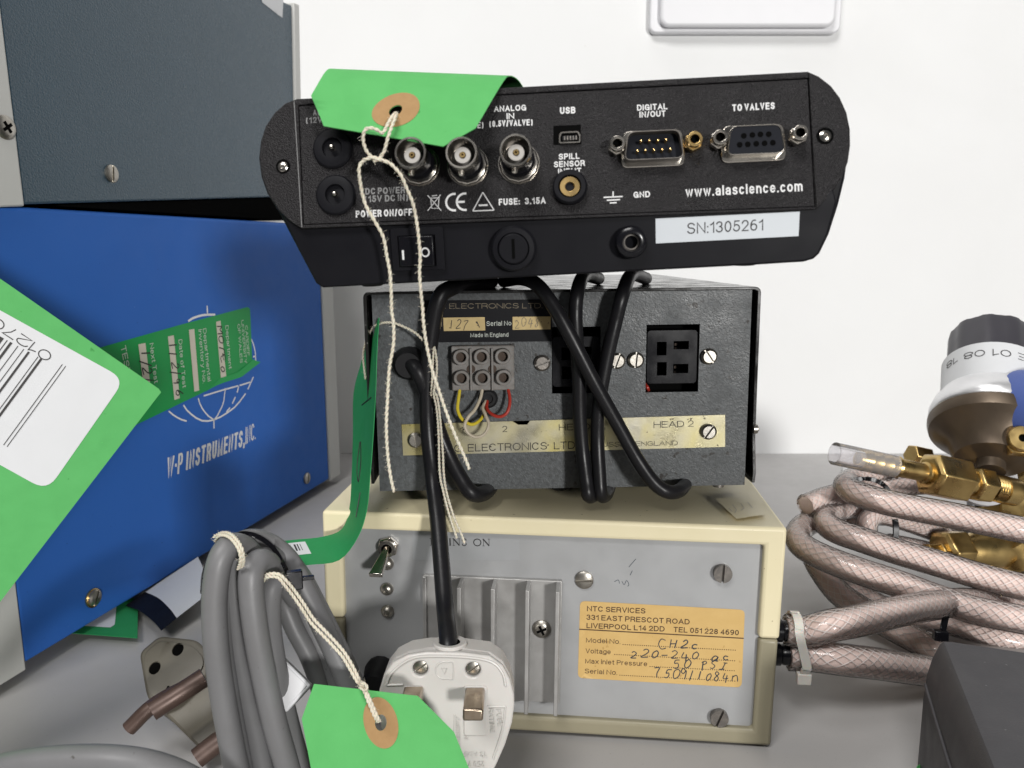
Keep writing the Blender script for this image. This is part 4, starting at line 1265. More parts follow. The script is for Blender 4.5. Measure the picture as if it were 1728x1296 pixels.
# power jacks
for c, p in (((11.24, 23.61), 0), ((11.88, 9.5), 1)):
    jk = MB().lathe(BK, c, [(6.1, .2), (6.1, 1.0), (5.6, 1.5), (4.4, 1.7), (3.1, 1.7), (3.0, .3), (.02, .28)], 28).build('power_jack', 'black', t)
    MB().lathe(BK, c, [(.85, .3), (.85, 2.2), (.5, 2.7), (.02, 2.8)], 14).build('centre_pin', 'nickel', jk)
# coax sockets
for c in [(37.8, 17.19), (52.38, 16.54), (67.71, 16.56)]:
    bn = MB().lathe(BK, c, [(6.0, .2), (6.0, 1.4), (5.6, 2.0), (5.2, 2.0)], 12).build('coax_socket', 'nickel', t, bevel=0.15)
    MB().ring(BK, c, 5.0, 6.2, 0.25, 0.9, 28).build('washer', 'nickel', bn)
    MB().lathe(BK, c, [(5.0, 1.9), (5.0, 5.5), (4.7, 6.5), (4.7, 6.9)], 28).build('insulating_body', 'black_gloss', bn)
    MB().lathe(BK, c, [(4.1, 6.5), (4.3, 7.2), (4.3, 11.5), (4.65, 12.2), (4.65, 13.6), (4.45, 14.0), (3.95, 14.0), (3.9, 9.0), (3.9, 7.2)], 32).build('bayonet_shell', 'nickel', bn)
    MB().lathe(BK, c, [(3.85, 7.2), (3.0, 7.3), (2.5, 8.6), (2.3, 11.5), (1.0, 11.5), (.8, 10.5), (.02, 10.5)], 24).build('insulator', 'ptfe', bn)
    MB().ring(BK, c, .35, .8, 10.4, 11.9, 14).build('contact', 'gold', bn)
    for a in (262, 82):
        f = Frame.axes(BK.p(c[0] + 4.2 * math.cos(R(a)), c[1] + 4.2 * math.sin(R(a)), 10), BK.U * math.cos(R(a)) + BK.V * math.sin(R(a)))
        MB().lathe(f, (0, 0), [(.95, -.5), (.95, 1.0), (.6, 1.35), (.02, 1.4)], 12).build('bayonet_lug', 'nickel', bn)
# small usb socket in its cut-out
_q = [(78.19, 27.38), (86.26, 27.34), (86.31, 21.62), (78.07, 21.74)]
us = MB().poly(BK, _q, 0.26, 0.34).build('usb_socket', 'dark', t)
_o = round_poly([(80.25, 25.26), (85.52, 25.27), (86.1, 24.18), (86.05, 21.81), (79.74, 21.84), (79.79, 24.13)], 0.4, 2)
_i = round_poly([(80.6, 24.83), (85.16, 24.86), (85.71, 23.85), (85.68, 22.21), (80.15, 22.23), (80.19, 23.76)], 0.3, 2)
MB().prism(BK, _o, 0.3, 1.1, [_i]).build('shell', 'nickel', us)
MB().box(BK, (80.73, 22.85)[0], (85.11, 22.65)[0], (80.73, 22.85)[1], (80.76, 24.09)[1], .3, .9).build('tongue', 'black', us)
for px in range(5):
    u = (81.27, 23.53)[0] + px * 0.85
    v = (82.85, 23.37)[1]
    MB().box(BK, u, u + .35, v - .6, v + .6, .9, 1.0).build('contact', 'dark_steel', us)
# spill sensor jack
c = (82.64, 8.68)
sj = MB().lathe(BK, c, [(5.1, .2), (5.1, 2.2), (4.6, 2.9), (3.4, 2.9), (3.2, 1.6), (2.9, 1.5)], 32).build('sensor_jack', 'black', t)
MB().ring(BK, c, 1.35, 3.0, .8, 2.4, 28).build('bushing', 'gold', sj, bevel=.15)
MB().cyl(BK, c, 1.4, .3, .9).build('bore', 'dark', sj)
# the two nine-way connectors
def dee(c, w, h, tp, r):
    """D outline, wide side up"""
    return round_poly([(c[0] - w / 2, c[1] + h / 2), (c[0] - w / 2 + tp, c[1] - h / 2), (c[0] + w / 2 - tp, c[1] - h / 2), (c[0] + w / 2, c[1] + h / 2)], r, 4)
def dee_up(c, w, h, tp, r):
    return round_poly([(c[0] - w / 2, c[1] - h / 2), (c[0] - w / 2 + tp, c[1] + h / 2), (c[0] + w / 2 - tp, c[1] + h / 2), (c[0] + w / 2, c[1] - h / 2)], r, 4)
for c, female, pins in (((107.1, 19.16), False, [(103.51, 20.62), (105.91, 20.6), (108.3, 20.57), (110.68, 20.63), (102.42, 17.81), (104.74, 17.88), (107.13, 17.86), (109.52, 17.88), (111.82, 17.9)]),
                        ((135.92, 19.38), True, [(132.56, 20.59), (134.97, 20.72), (137.21, 20.78), (139.52, 20.72), (131.34, 18.09), (133.62, 18.1), (135.99, 18.16), (138.31, 18.18), (140.62, 18.23)])):
    fl = MB().prism(BK, dee_up(c, 18.6, 10.8, .6, 2.2), .2, 1.0, [dee_up(c, 15.6, 7.2, 1.1, 1.6)]).build('data_connector', 'nickel', t, bevel=.25)
    so, si = dee_up(c, 17.2 if not female else 16.4, 8.4, 1.2, 2.0), dee_up(c, 16.6 if not female else 15.8, 7.8, 1.2, 1.8)
    MB().prism(BK, so, 0.9, 4.4, [si]).build('shell', 'nickel' if female else 'dark_steel', fl, bevel=.12)
    MB().poly(BK, si, .3, 4.1 if female else 1.4).build('insert', 'insert', fl)
    for p in pins:
        if female:
            MB().cyl(BK, p, 0.8, 4.15, 4.22, 14).build('contact_hole', 'dark', fl)
        else:
            MB().lathe(BK, p, [(.46, 1.3), (.46, 3.6), (.25, 4.0), (.02, 4.1)], 10).build('pin', 'gold', fl)
for c, m in (((96.64, 19.82), 'nickel'), ((118.61, 20.02), 'gold'), ((125.77, 20.2), 'nickel'), ((148.04, 20.44), 'nickel')):
    js = MB().cyl(BK, c, 2.75, .2, 3.4, 6, phase=.4).build('jack_screw', m, t, bevel=.3)
    MB().ring(BK, c, 1.3, 2.2, 3.3, 5.6, 20).build('collar', m, js, bevel=.2)
    MB().cyl(BK, c, 1.35, 3.35, 3.7, 16).build('bore', 'dark', js)
# lower face: rocker switch, fuse holder, earth socket, serial sticker
_a, _b = (28.25, -1.21), (44.4, -13.88)
sw = MB().prism(BKL, rrect(_a[0], _b[0], _b[1], _a[1], .6), -.9, .6, [rrect(_a[0] + 2, _b[0] - 2.6, _b[1] + 1, _a[1] - 2.2)]).build('power_switch', 'black', t, bevel=.3)
u0, u1, v0, v1 = _a[0] + 2.3, _b[0] - 2.9, _b[1] + 1.2, _a[1] - 2.4
um = (u0 + u1) / 2 - .5
q = [(u0, .9), (um, 1.0), (u1, 3.0)]
MB().add([BKL.p(u, v, n) for v in (v0, v1) for u, n in q] + [BKL.p(u0, v0, -.7), BKL.p(u1, v0, -.7), BKL.p(u0, v1, -.7), BKL.p(u1, v1, -.7)],
         [(0, 1, 4, 3), (1, 2, 5, 4), (0, 6, 7, 2, 1), (3, 4, 5, 9, 8), (2, 7, 9, 5), (0, 3, 8, 6)]).build('rocker', 'black_gloss', sw, bevel=.3)
mb = MB().stroke(BKL, [(31.8, -7.72), (31.77, -10.58)], .62, 1.05)
mb.build('on_mark', W_, sw, fix=False)
c = (38.89, -8.51)
mb = MB()
k = 24
_n = lambda u: 1.0 + 2.0 * (u - um) / (u1 - um) + .12
mb.add([BKL.p(c[0] + rr * math.cos(6.2832 * i / k), c[1] + rr * math.sin(6.2832 * i / k), _n(c[0] + rr * math.cos(6.2832 * i / k))) for rr in (1.0, 1.45) for i in range(k)],
       [(i, (i + 1) % k, k + (i + 1) % k, k + i) for i in range(k)]).build('off_mark', W_, sw, fix=False)
c = (65.57, -8.4)
fh = MB().lathe(BKL, c, [(6.8, -1), (6.8, 1.6), (6.2, 2.4), (4.8, 2.6), (4.6, 1.8), (4.4, 1.8)], 32).build('fuse_holder', 'black', t)
MB().cyl(BKL, c, 4.45, 0, 2.9, 28).build('cap', 'black', fh, bevel=.3)
MB().box(BKL, c[0] - .45, c[0] + .45, c[1] - 2.9, c[1] + 2.9, 2.85, 2.98).build('slot', 'dark', fh)
c = (100.36, -7.74)
es = MB().lathe(BKL, c, [(4.8, -1), (4.8, 1.5), (4.3, 3.2), (3.4, 3.8), (2.6, 3.8), (2.4, 2.5), (2.3, 0), (.02, 0)], 30).build('earth_socket', 'black_gloss', t)
MB().ring(BKL, c, 1.9, 2.25, .5, 2.2, 24).build('contact', 'dark_steel', es)
sk = sheet(BKL, [(107.65, -1.31), (148.9, -0.91), (148.84, -7.89), (107.73, -8.52)], [], 'serial_sticker', 'paper_grey', t, n=-0.55)
text('SN:1305261', BKL, (116.85, -6.11), (138.69, -5.82), 3.2, 'print_black', sk, 0.0, -0.48)

# ================================================================== string-tied tags
def ringed(rl, cu, ct, ru, rt, hu, ht, parent, n):
    sheet(rl, circle(cu, ct, ru, 36, rt), [circle(cu, ct, hu, 20, ht)], 'reinforcing_ring', 'kraft', parent, n=n, step=ru / 4, step_v=rt / 4, solid=.12)

# folded over the controller
t = thing('luggage_tag', 'green card tag with brown ring, folded over the top edge of the black controller', 'tag', BK.p(30, 39, -10), 'green luggage tags')
rl = Ruled([(-62.39, 232, 257.99), (-58.63, 236, 265.73), (-55.81, 243, 273.78), (-54.79, 249, 275.92), (-53.57, 256, 276.37), (-52.9, 264, 273.86), (-53.99, 275, 273.34)],
           [(-13.81, 226, 249.35), (-8.75, 233, 259.13), (-2.83, 242, 270.55), (-0.73, 249, 273.94), (1.88, 257, 274.45), (4.09, 266, 273.33), (5.26, 276, 273.53)])
sheet(rl, [(.17, 0), (.883, 0), (1, .68), (1, 6), (0, 6), (0, 1)], [circle(.512, .86, .034, 20, .19)], 'card', 'green', t, step=.06, step_v=.2, solid=.3)
ringed(rl, .512, .86, .128, .56, .034, .19, t, .24)
string_tube([(-33.73, 234, 260.61), (-34.05, 229, 258.81), (-34.97, 227, 256.73), (-36.39, 226, 254.02), (-37.95, 225.5, 254.75), (-39.93, 225.5, 255.23), (-41.46, 225.5, 254.43), (-41.97, 226, 251.93), (-41.31, 226.5, 249.25), (-39.78, 227, 247.36), (-38.8, 227, 246.39)], .52, t)
string_tube([(-33.54, 235, 260.61), (-33.21, 229, 258.49), (-33.99, 227, 255.77), (-34.92, 226, 252.9), (-35.47, 226, 251.13), (-36.29, 226.5, 248.93), (-37.77, 227, 247.2), (-38.8, 227, 246.39)], .52, t)
string_tube([(-37.7, 226.5, 246.66), (-38.94, 226, 247.25), (-40.62, 226, 247.09), (-42.51, 227, 246.39), (-43.59, 227, 244.43), (-43.58, 228, 240.57), (-43.06, 229, 236.49), (-42.12, 229, 233.64), (-39.68, 229, 229.27), (-37.64, 229.5, 225.04), (-36.83, 230, 219.55), (-36.09, 230, 214.89), (-35.87, 230, 210.01), (-36.03, 231, 203.43), (-35.59, 231, 199.88), (-35.76, 231, 193.61), (-37.22, 231, 186.02), (-38.02, 231, 176.67), (-38.46, 230, 168.37), (-38.33, 230, 159.95), (-37.46, 229, 152.86), (-36.5, 229, 147.54)], .54, t, turn=3.6)
string_tube([(-39.38, 226.5, 246.49), (-37.61, 226, 246.76), (-35.94, 226, 246.28), (-34.12, 226, 245.3), (-31.67, 226, 242.53), (-30.2, 227, 239.01), (-28.72, 228, 235.1), (-28.07, 229, 231.63), (-27.62, 229, 228.59), (-27.25, 229.5, 224.35), (-27.06, 230, 219.55), (-27.33, 230, 214.89), (-27.09, 230, 209.66), (-26.78, 231, 204.32), (-26.52, 231, 199.34), (-25.87, 232, 192.95), (-24.21, 232, 184.95), (-22.84, 232, 180.54), (-20.59, 232, 173.32), (-17.7, 231, 165.7), (-14.68, 231, 158.35), (-13.25, 231, 154.36)], .54, t, turn=3.6)

# hanging edge-on beside the grey case
t = thing('luggage_tag', 'dark green tag seen edge-on, hanging beside the hammered grey case and curling below', 'tag', VG.p(-6, 10, 10), 'green luggage tags')
rl = Ruled([(-60.29, 345, 190.29), (-68.31, 362, 179.21), (-74.16, 374, 165.8), (-78.8, 377, 150.73), (-77.5, 366, 132.8), (-74.94, 348, 117.8), (-73.58, 334, 105.84), (-75.59, 326, 98.99), (-83.14, 322, 96.94), (-94.94, 322, 95.57), (-110.68, 322, 93.92)],
           [(-58.6, 340, 191.8), (-58.28, 334, 185.63), (-58.41, 330, 175.78), (-59.05, 328, 159.99), (-60.09, 325, 142.79), (-61, 320, 126.18), (-61.47, 312, 112.97), (-64.4, 306, 103.16), (-71.77, 302, 94.62), (-84.09, 300, 93.4), (-98.22, 298, 91.94)])
sheet(rl, [(0, 0), (1, 0), (1, 10), (0, 10)], [], 'card', 'dark_green', t, step=.12, step_v=.25, solid=.3)
sheet(rl, [(.12, 8.75), (.62, 8.75), (.62, 10), (.12, 10)], [], 'barcode_label', 'paper', t, n=-.25, step=.1, step_v=.2)
mb = MB()
for k in range(14):
    t0 = 8.95 + k * .075
    if k % 5 == 3:
        continue
    w = .02 + .018 * (k % 3)
    mb.add([rl.p(a, b, -.32) for a, b in ((.2, t0), (.46, t0), (.46, t0 + w), (.2, t0 + w))], [(0, 1, 2, 3)])
mb.build('barcode', 'print_black', t, fix=False)
mb = MB()
for pts in ([(.5, 2.2), (.7, 2.5), (.62, 2.7)], [(.45, 3.3), (.85, 3.1)], [(.4, 4.2), (.3, 4.8), (.42, 5.2), (.5, 4.7), (.44, 4.2)], [(.55, 5.5), (.52, 6.3)]):
    mb.tube([rl.p(a, b, -.2) for a, b in pts], .3, 5)
mb.build('handwriting', 'ink_black', t)
string_tube([(-67.45, 350, 162.5), (-68.57, 352, 173.25), (-66.01, 350, 181.71), (-61.25, 344, 187.73), (-53.73, 337, 189.99), (-46.75, 335, 188.11), (-40.77, 334, 184.59), (-36.76, 334, 178.35), (-34.14, 334, 165.22), (-34.09, 330, 160.14)], .6, t)
string_tube([(-35.15, 330, 158.56), (-34.16, 331, 176.16), (-33.59, 331, 179.78), (-32.58, 330, 173.19), (-32.86, 329, 166.07), (-33.89, 328, 159.99), (-32.72, 328, 153.18), (-32.04, 327, 142.3), (-31.61, 325, 125.49), (-29.82, 321, 118.16), (-27.05, 317, 109.09), (-23.72, 315, 98.86)], .55, t)
string_tube([(-34.49, 329, 160.85), (-32.53, 327, 159.14), (-31.38, 327, 150.76), (-30.25, 326, 135.11), (-29.72, 324, 124.99), (-28.2, 320, 117.68), (-24.95, 316, 108.38), (-21.91, 315, 101.27), (-20.36, 314, 97.1)], .55, t)

# ================================================================== black mains lead and plug
t = thing('mains_lead', 'black mains lead bundled in front of the grey case, ending in a white three-pin plug', 'mains lead', PL.p(0, -40, -10))
def flex(pts, r=3.55):
    MB().tube(pts, r, 18, 10).build('flex', 'cable', t, angle=70)
flex([(-9.65, 372, 206.56), (-19.89, 352, 206.33), (-26.35, 338, 204.9), (-31.12, 333, 201.1), (-34.79, 334, 187.18), (-37.38, 335, 165.05), (-37.52, 335, 143.61), (-35.27, 330, 123.19), (-32.27, 318, 108.2), (-29.46, 304, 92.47), (-26.98, 290, 79.48), (-25.17, 279, 75.24), (-24.28, 273, 71.56), (-23.97, 271, 66.31)])
flex([(-44.93, 338, 171.74), (-41.11, 334, 168.39), (-37.37, 336, 157.41), (-34.15, 336, 145.55), (-28.38, 334, 130.79), (-22.21, 331, 119.6), (-17.45, 330, 114.14), (-13.23, 337, 111.86), (-10.42, 352, 109.89), (-9.3, 376, 107.55)])
flex([(-3.97, 372, 206.56), (4.27, 350, 208.53), (11.29, 336, 206.02), (18.3, 331, 196.67), (25.69, 329, 183.62), (35.18, 329, 165.55), (45.76, 330, 146.91), (55.61, 330, 129.72), (62.91, 328, 119.71), (69.09, 328, 115.62), (75.41, 334, 114.23), (81.96, 350, 112.85), (89.34, 376, 110.04)], 3.15)
flex([(43.65, 392, 206.92), (33.29, 358, 209.31), (28.69, 338, 203.87), (27.56, 335, 193.79), (28.56, 335, 178.22), (29.54, 335, 165.05), (30.04, 335, 149.02), (31.54, 334, 131.89), (33.05, 331, 119.6), (34.12, 330, 113.32), (37.6, 340, 110.31), (40.78, 354, 109.54), (44.11, 376, 108.17)], 3.15)
flex([(67.57, 392, 206.92), (55.11, 358, 209.85), (48.46, 337, 203.41), (44.9, 335, 189.92), (41.39, 335, 172.98), (38.63, 335, 154.39), (38.16, 335, 138.18), (38.92, 332, 122.59), (39.79, 331, 113.54), (43.05, 340, 110.31), (46.44, 354, 109.54), (50.11, 376, 108.17)], 3.15)
FO = [(-14.96, 17.27), (-7.87, 18.41), (5.41, 18.18), (15.59, 16.82), (20.45, 13.17), (23.11, 8.15), (24.67, 2.2), (24.89, -1.93), (24, -8.83), (21.32, -17.6), (18.19, -25.02), (14.14, -33.16), (9.64, -39), (-3.84, -41.34), (-15.04, -39), (-19.9, -31.53), (-23.39, -22.7), (-25.48, -11.13), (-26.04, -1.93), (-25.75, 3.81), (-23.9, 9.98), (-20.3, 14.54)]
def shrink(poly, k):
    cx = sum(p[0] for p in poly) / len(poly)
    cy = sum(p[1] for p in poly) / len(poly)
    return [(cx + (x - cx) * k, cy + (y - cy) * k) for x, y in poly]
_cc = (0.1, 18.64)
MB().poly(PL, [q for q in FO], -15.5, -3.0).build('plug_back', 'plug', t, bevel=1.6, seg=3)
MB().prism(PL, FO, -2.8, 0.0, [circle(*(-10.36, 12.03), 2.9, 18), circle(*(9.37, 11.58), 2.9, 18)]).build('plug_face', 'plug', t, bevel=0.7)
for c in ((-10.36, 12.03), (9.37, 11.58)):
    slot_screw(PL, c, 2.75, t, 'steel', 35, 0.9, -2.4)
# cord entry: a raised collar and dark throat in the top edge
f = Frame.axes(PL.p(_cc[0], _cc[1] + .2, -8), PL.V)
MB().ring(f, (0, 0), 4.0, 6.6, -1.5, .6, 24).build('cord_collar', 'plug', t, bevel=.5)
MB().cyl(f, (0, 0), 4.1, -.8, .2).build('cord_throat', 'dark', t)
# raised land round the pins and the moulded lines
for outl in ([(-16.18, 5.64), (-8.86, 5.64), (-8.92, -1.93), (-16.25, -1.93)], [(6.02, 5.64), (14.68, 5.64), (14.63, -13.44), (5.94, -13.44)]):
    MB().poly(PL, round_poly(outl, 1), -.1, .7).build('pin_land', 'plug', t, bevel=.3)
rim = MB()
rim.tube([PL.p(u, v, .1) for u, v in [(-23.06, 5.87), (-20.79, 10.89), (-14.53, 15.68), (-7.44, 17.05), (7.62, 16.59), (16.47, 14.77), (20.45, 10.44), (21.56, 5.64)]], .55, 6, 4)
rim.tube([PL.p(u, v, .1) for u, v in [(-23.06, 5.87), (-16.84, 6.09)]], .45, 6, 2)
rim.tube([PL.p(u, v, .1) for u, v in [(21.55, -2.39), (20.43, -11.13), (16.85, -22.7)]], .45, 6, 3)
rim.tube([PL.p(u, v, .1) for u, v in [(14.66, -2.39), (21.55, -2.39)]], .45, 6, 2)
rim.tube([PL.p(u, v, .1) for u, v in [(2.63, -5.6), (2.37, -13.44)]], .45, 6, 2)
rim.build('moulded_rib', 'plug', t)
mb = MB()
c = (-1.27, 11.58)
mb.tube([PL.p(c[0] + 3.3 * math.cos(R(a)), c[1] + 3.3 * math.sin(R(a)), .08) for a in range(70, 291, 20)] + [PL.p(c[0] + 3.2, c[1] - 3.1, .08), PL.p(c[0] + 3.2, c[1] + 3.1, .08), PL.p(c[0] + 1.1, c[1] + 3.1, .08)], .28, 6, 2)
mb.tube([PL.p(c[0] - 1, c[1] + .9, .1), PL.p(c[0] + 1, c[1] + .9, .1), PL.p(c[0], c[1] - 1.4, .1), PL.p(c[0] - 1, c[1] + .9, .1)], .2, 6, smooth=False)
mb.build('moulded_emblem', 'plug', t)
for c in ((-12.65, 3.58), (10.23, 3.12)):
    MB().box(PL, c[0] - 3.6, c[0] + 3.6, c[1] - 2.2, c[1] + 2.2, .5, 17.5).build('pin', 'pin', t, bevel=.7)
c = (-1.04, -23.86)
MB().box(PL, c[0] - 2, c[0] + 2, c[1] - 4, c[1] + 4, 0, 22).build('earth_pin', 'pin', t, bevel=.7)
for s_, a, b, cp in (('FUSE', (18.22, -3.54), (18.87, -10.21), 1.9), ('RATING', (15.32, -3.08), (15.97, -12.52), 1.9), ('BROWN', (5.52, -5.83), (5.93, -15.06), 1.8), ('CARTRIDGE', (2.85, -6.52), (3.23, -18.53), 1.6)):
    text(s_, PL, a, b, cp, 'plug', t, .01, .45, name='raised_lettering')
for s_, a, b, cp in (('13 AMP', (14.62, -19.92), (5.24, -19.92), 2.2), ('250 V', (13.72, -23.63), (7.46, -23.63), 2.4)):
    text(s_, PL, a, b, cp, 'plug', t, .01, .45, name='raised_lettering')

# ================================================================== grey coiled lead
t = thing('mains_lead', 'coil of thick grey cable tied with string, in front of the blue case', 'mains lead', (-90, 250, 5))
def gflex(pts, r=4.0):
    MB().tube(pts, r, 18, 10).build('flex', 'grey_cable', t, angle=70)
gflex([(-90.54, 262, 109.23), (-94.64, 258, 117.61), (-97.31, 252, 120.69), (-99.78, 248, 116.33), (-101.44, 246, 104.35), (-101.64, 245, 89.63), (-101.03, 245, 74.12), (-99.58, 245, 58.3), (-97.81, 246, 39.07), (-94.66, 250, 6.94)], 4.3)
gflex([(-89.56, 270, 113.91), (-95.68, 266, 117.33), (-98.45, 262, 112.62), (-99.81, 260, 99.93), (-100.1, 260, 81.52), (-98.21, 260, 62.69), (-95.39, 260, 43.42), (-92.65, 260, 21.18)], 4.0)
gflex([(-86.43, 268, 99.68), (-86, 258, 110.96), (-87.82, 252, 115.06), (-89.13, 248, 112.04), (-88.63, 246, 102.18), (-87.13, 245, 87.43), (-85.14, 245, 71.88), (-82.69, 245, 56.01), (-79.68, 246, 39.07), (-76.36, 248, 13.55)], 4.3)
gflex([(-81.33, 272, 91.91), (-82.98, 264, 101.51), (-84.89, 258, 104.24), (-86.13, 256, 97.31), (-86.24, 256, 83.68), (-84.54, 256, 67.48), (-82.26, 257, 50.28), (-79.03, 258, 32.6), (-75.08, 260, 13.63)], 4.0)
gflex([(-111.32, 282, 99.41), (-107.26, 280, 108.71), (-99.98, 278, 112.85), (-92.18, 276, 112.22), (-84.3, 274, 106.43), (-78.45, 272, 96.19), (-73.33, 271, 85.23), (-68.2, 270, 73.7), (-63.25, 268, 62.69), (-59.2, 266, 51.67), (-56.24, 262, 37.11), (-55.67, 260, 16.16)], 4.1)
gflex([(-109.67, 290, 97.18), (-102.61, 288, 105.47), (-95.07, 286, 103.83), (-88.63, 284, 95.59), (-83.28, 282, 84.65), (-77.51, 280, 72.72), (-72.38, 278, 61.79), (-67.8, 276, 49.09), (-64.22, 272, 35.17), (-63.77, 270, 10.85)], 4.0)
gflex([(-98.84, 285, 93.16), (-92.86, 282, 92.06), (-87.81, 278, 86.6), (-83.6, 276, 77.31), (-78.35, 275, 66.5), (-74.52, 274, 54.11), (-71.97, 272, 37.72), (-71.68, 270, 10.85)], 3.7)
gflex([(-96.58, 274, 109.96), (-99.99, 270, 111.6), (-102.35, 262, 111.49), (-103.7, 258, 100.87), (-104.08, 256, 83.68), (-102.74, 255, 65.76), (-100.92, 255, 46.85), (-98.71, 256, 24.27)], 3.8)
gflex([(-87.22, 272, 107.28), (-89.97, 266, 111.41), (-91.1, 262, 106.97), (-91.51, 262, 92.08), (-89.95, 262, 73.38), (-87.03, 262, 54.24), (-83.14, 262, 34.64), (-80.19, 262, 12.03)], 3.8)
gflex([(-105.12, 292, 105.6), (-93.91, 290, 104.66), (-84.42, 288, 94.8), (-77.64, 286, 82.7), (-71.12, 284, 69.57), (-65.05, 282, 56.93), (-60.81, 280, 45.29), (-57.75, 276, 29.83), (-56.83, 272, 6.65)], 3.9)
gflex([(-102.06, 268, 77.2), (-102.43, 268, 60.24), (-100.76, 268, 42.93), (-97.22, 268, 25.26), (-92.73, 268, 2)], 3.7)
gflex([(-192.08, 215, 37.05), (-173.88, 214, 56.71), (-157.62, 213, 64.22), (-140.25, 212, 67.78), (-121.53, 211, 68.71), (-107.84, 212, 65.16), (-96.52, 214, 56.71), (-84.96, 220, 37.09)], 4.3)
# cable tie round the coil
mb = MB()
P = spline([(-114.75, 268, 96.17), (-106.54, 252, 111.36), (-102.74, 252, 118.96), (-97.79, 256, 122.79), (-93.06, 262, 120.91), (-86.29, 262, 116.67), (-80.75, 258, 110.96), (-78.31, 256, 106.27)], 8)
for i in range(len(P) - 1):
    a, b = P[i], P[i + 1]
    w = Vector((.5, 2.2, .3))
    q = [a + w * .5, a - w * .5, b - w * .5, b + w * .5]
    up = Vector((0, 0, .55)) + Vector((-.3, 0, 0))
    mb.add(q + [x + up for x in q], [(0, 1, 2, 3), (7, 6, 5, 4), (0, 4, 5, 1), (2, 6, 7, 3), (1, 5, 6, 2), (3, 7, 4, 0)])
mb.build('cable_tie', 'black_gloss', t)
f = Frame.axes((-76.02, 254, 107.62), (.3, -1, .2))
MB().box(f, -3, 2.6, -3.2, 3.2, -2, 2.4).build('tie_head', 'black_gloss', t, bevel=.4)
MB().box(f, 2, 6.5, -.6, .8, -1, 1.2).build('tie_tail', 'black_gloss', t, bevel=.2)

# tag tied to that coil, lying in front of the plug
t = thing('luggage_tag', 'bright green tag with brown ring, tied to the grey cable before the white plug', 'tag', TB.p(0, -30), 'green luggage tags')
OT = [(-22.39, 27.11), (13.69, 21.91), (26.22, 9.78), (31.96, -3.48), (38.55, -24.37), (-14.03, -30.47), (-22.13, -0.28), (-26.11, 15.98)]
_h = (1.07, 13.79)
sheet(TB, OT, [circle(_h[0], _h[1], 2.0, 20, 2.6)], 'card', 'green', t, n=0, step=3, solid=.3, wavy=.25)
sheet(TB, [(_h[0] + (6.0 * math.cos(a) - 0.9 * math.sin(a)), _h[1] + (8.2 * math.sin(a) - 0.9 * math.cos(a))) for a in [2 * math.pi * i / 36 for i in range(36)]],
      [circle(_h[0], _h[1], 2.0, 20, 2.6)], 'reinforcing_ring', 'kraft', t, n=.3, step=2, solid=.15, wavy=.25)
for dx in (0, 4):
    dd = [[(-91.94, 244, 115.93), (-89.83, 241, 120.35), (-90.36, 241, 124.49), (-94.79, 246, 126.25), (-100.31, 252, 124.77), (-103.93, 256, 120.83)], [(-90.71, 244, 116.56), (-88.83, 241, 120.77), (-89.53, 241, 125.32), (-94.33, 247, 126.7), (-99.84, 253, 125.25), (-104.63, 257, 122.19)]][dx // 4]
    string_tube(dd, .62, t)
string_tube([(-86.11, 252, 108.95), (-83.44, 248, 112.26), (-79.48, 247, 112.7), (-76.78, 247, 110.12), (-74.43, 248, 105.99), (-71.41, 248, 100.99), (-68.58, 248, 95.96), (-64.61, 247, 92.08), (-60.66, 246, 88.21), (-57.27, 244, 85.35), (-54.54, 242, 82.1), (-51.87, 240, 78.02), (-49.93, 238, 76.61), (-47.68, 236, 73.06), (-45.1, 234, 68.26), (-44.36, 235, 65.42)], .62, t)
string_tube([(-86.58, 252, 107.86), (-83.91, 248, 111.18), (-79.94, 247, 111.63), (-77.66, 247, 108.83), (-75.32, 248, 104.48), (-72.3, 248, 99.46), (-69.66, 248, 94.64), (-65.69, 247, 90.75), (-61.73, 246, 86.88), (-58.14, 244, 84.03), (-55.4, 242, 80.78), (-52.7, 240, 77.36), (-50.34, 238, 76.17), (-48.19, 235.5, 72.94), (-45.79, 233.5, 68.59), (-44.97, 235, 65.2)], .62, t)
string_tube([(-51.34, 238, 76.17), (-50.17, 236.5, 78.61), (-48.89, 236, 78.48), (-48.55, 236, 76.96), (-49.96, 237, 75.92), (-51.33, 238, 76.61)], .55, t)

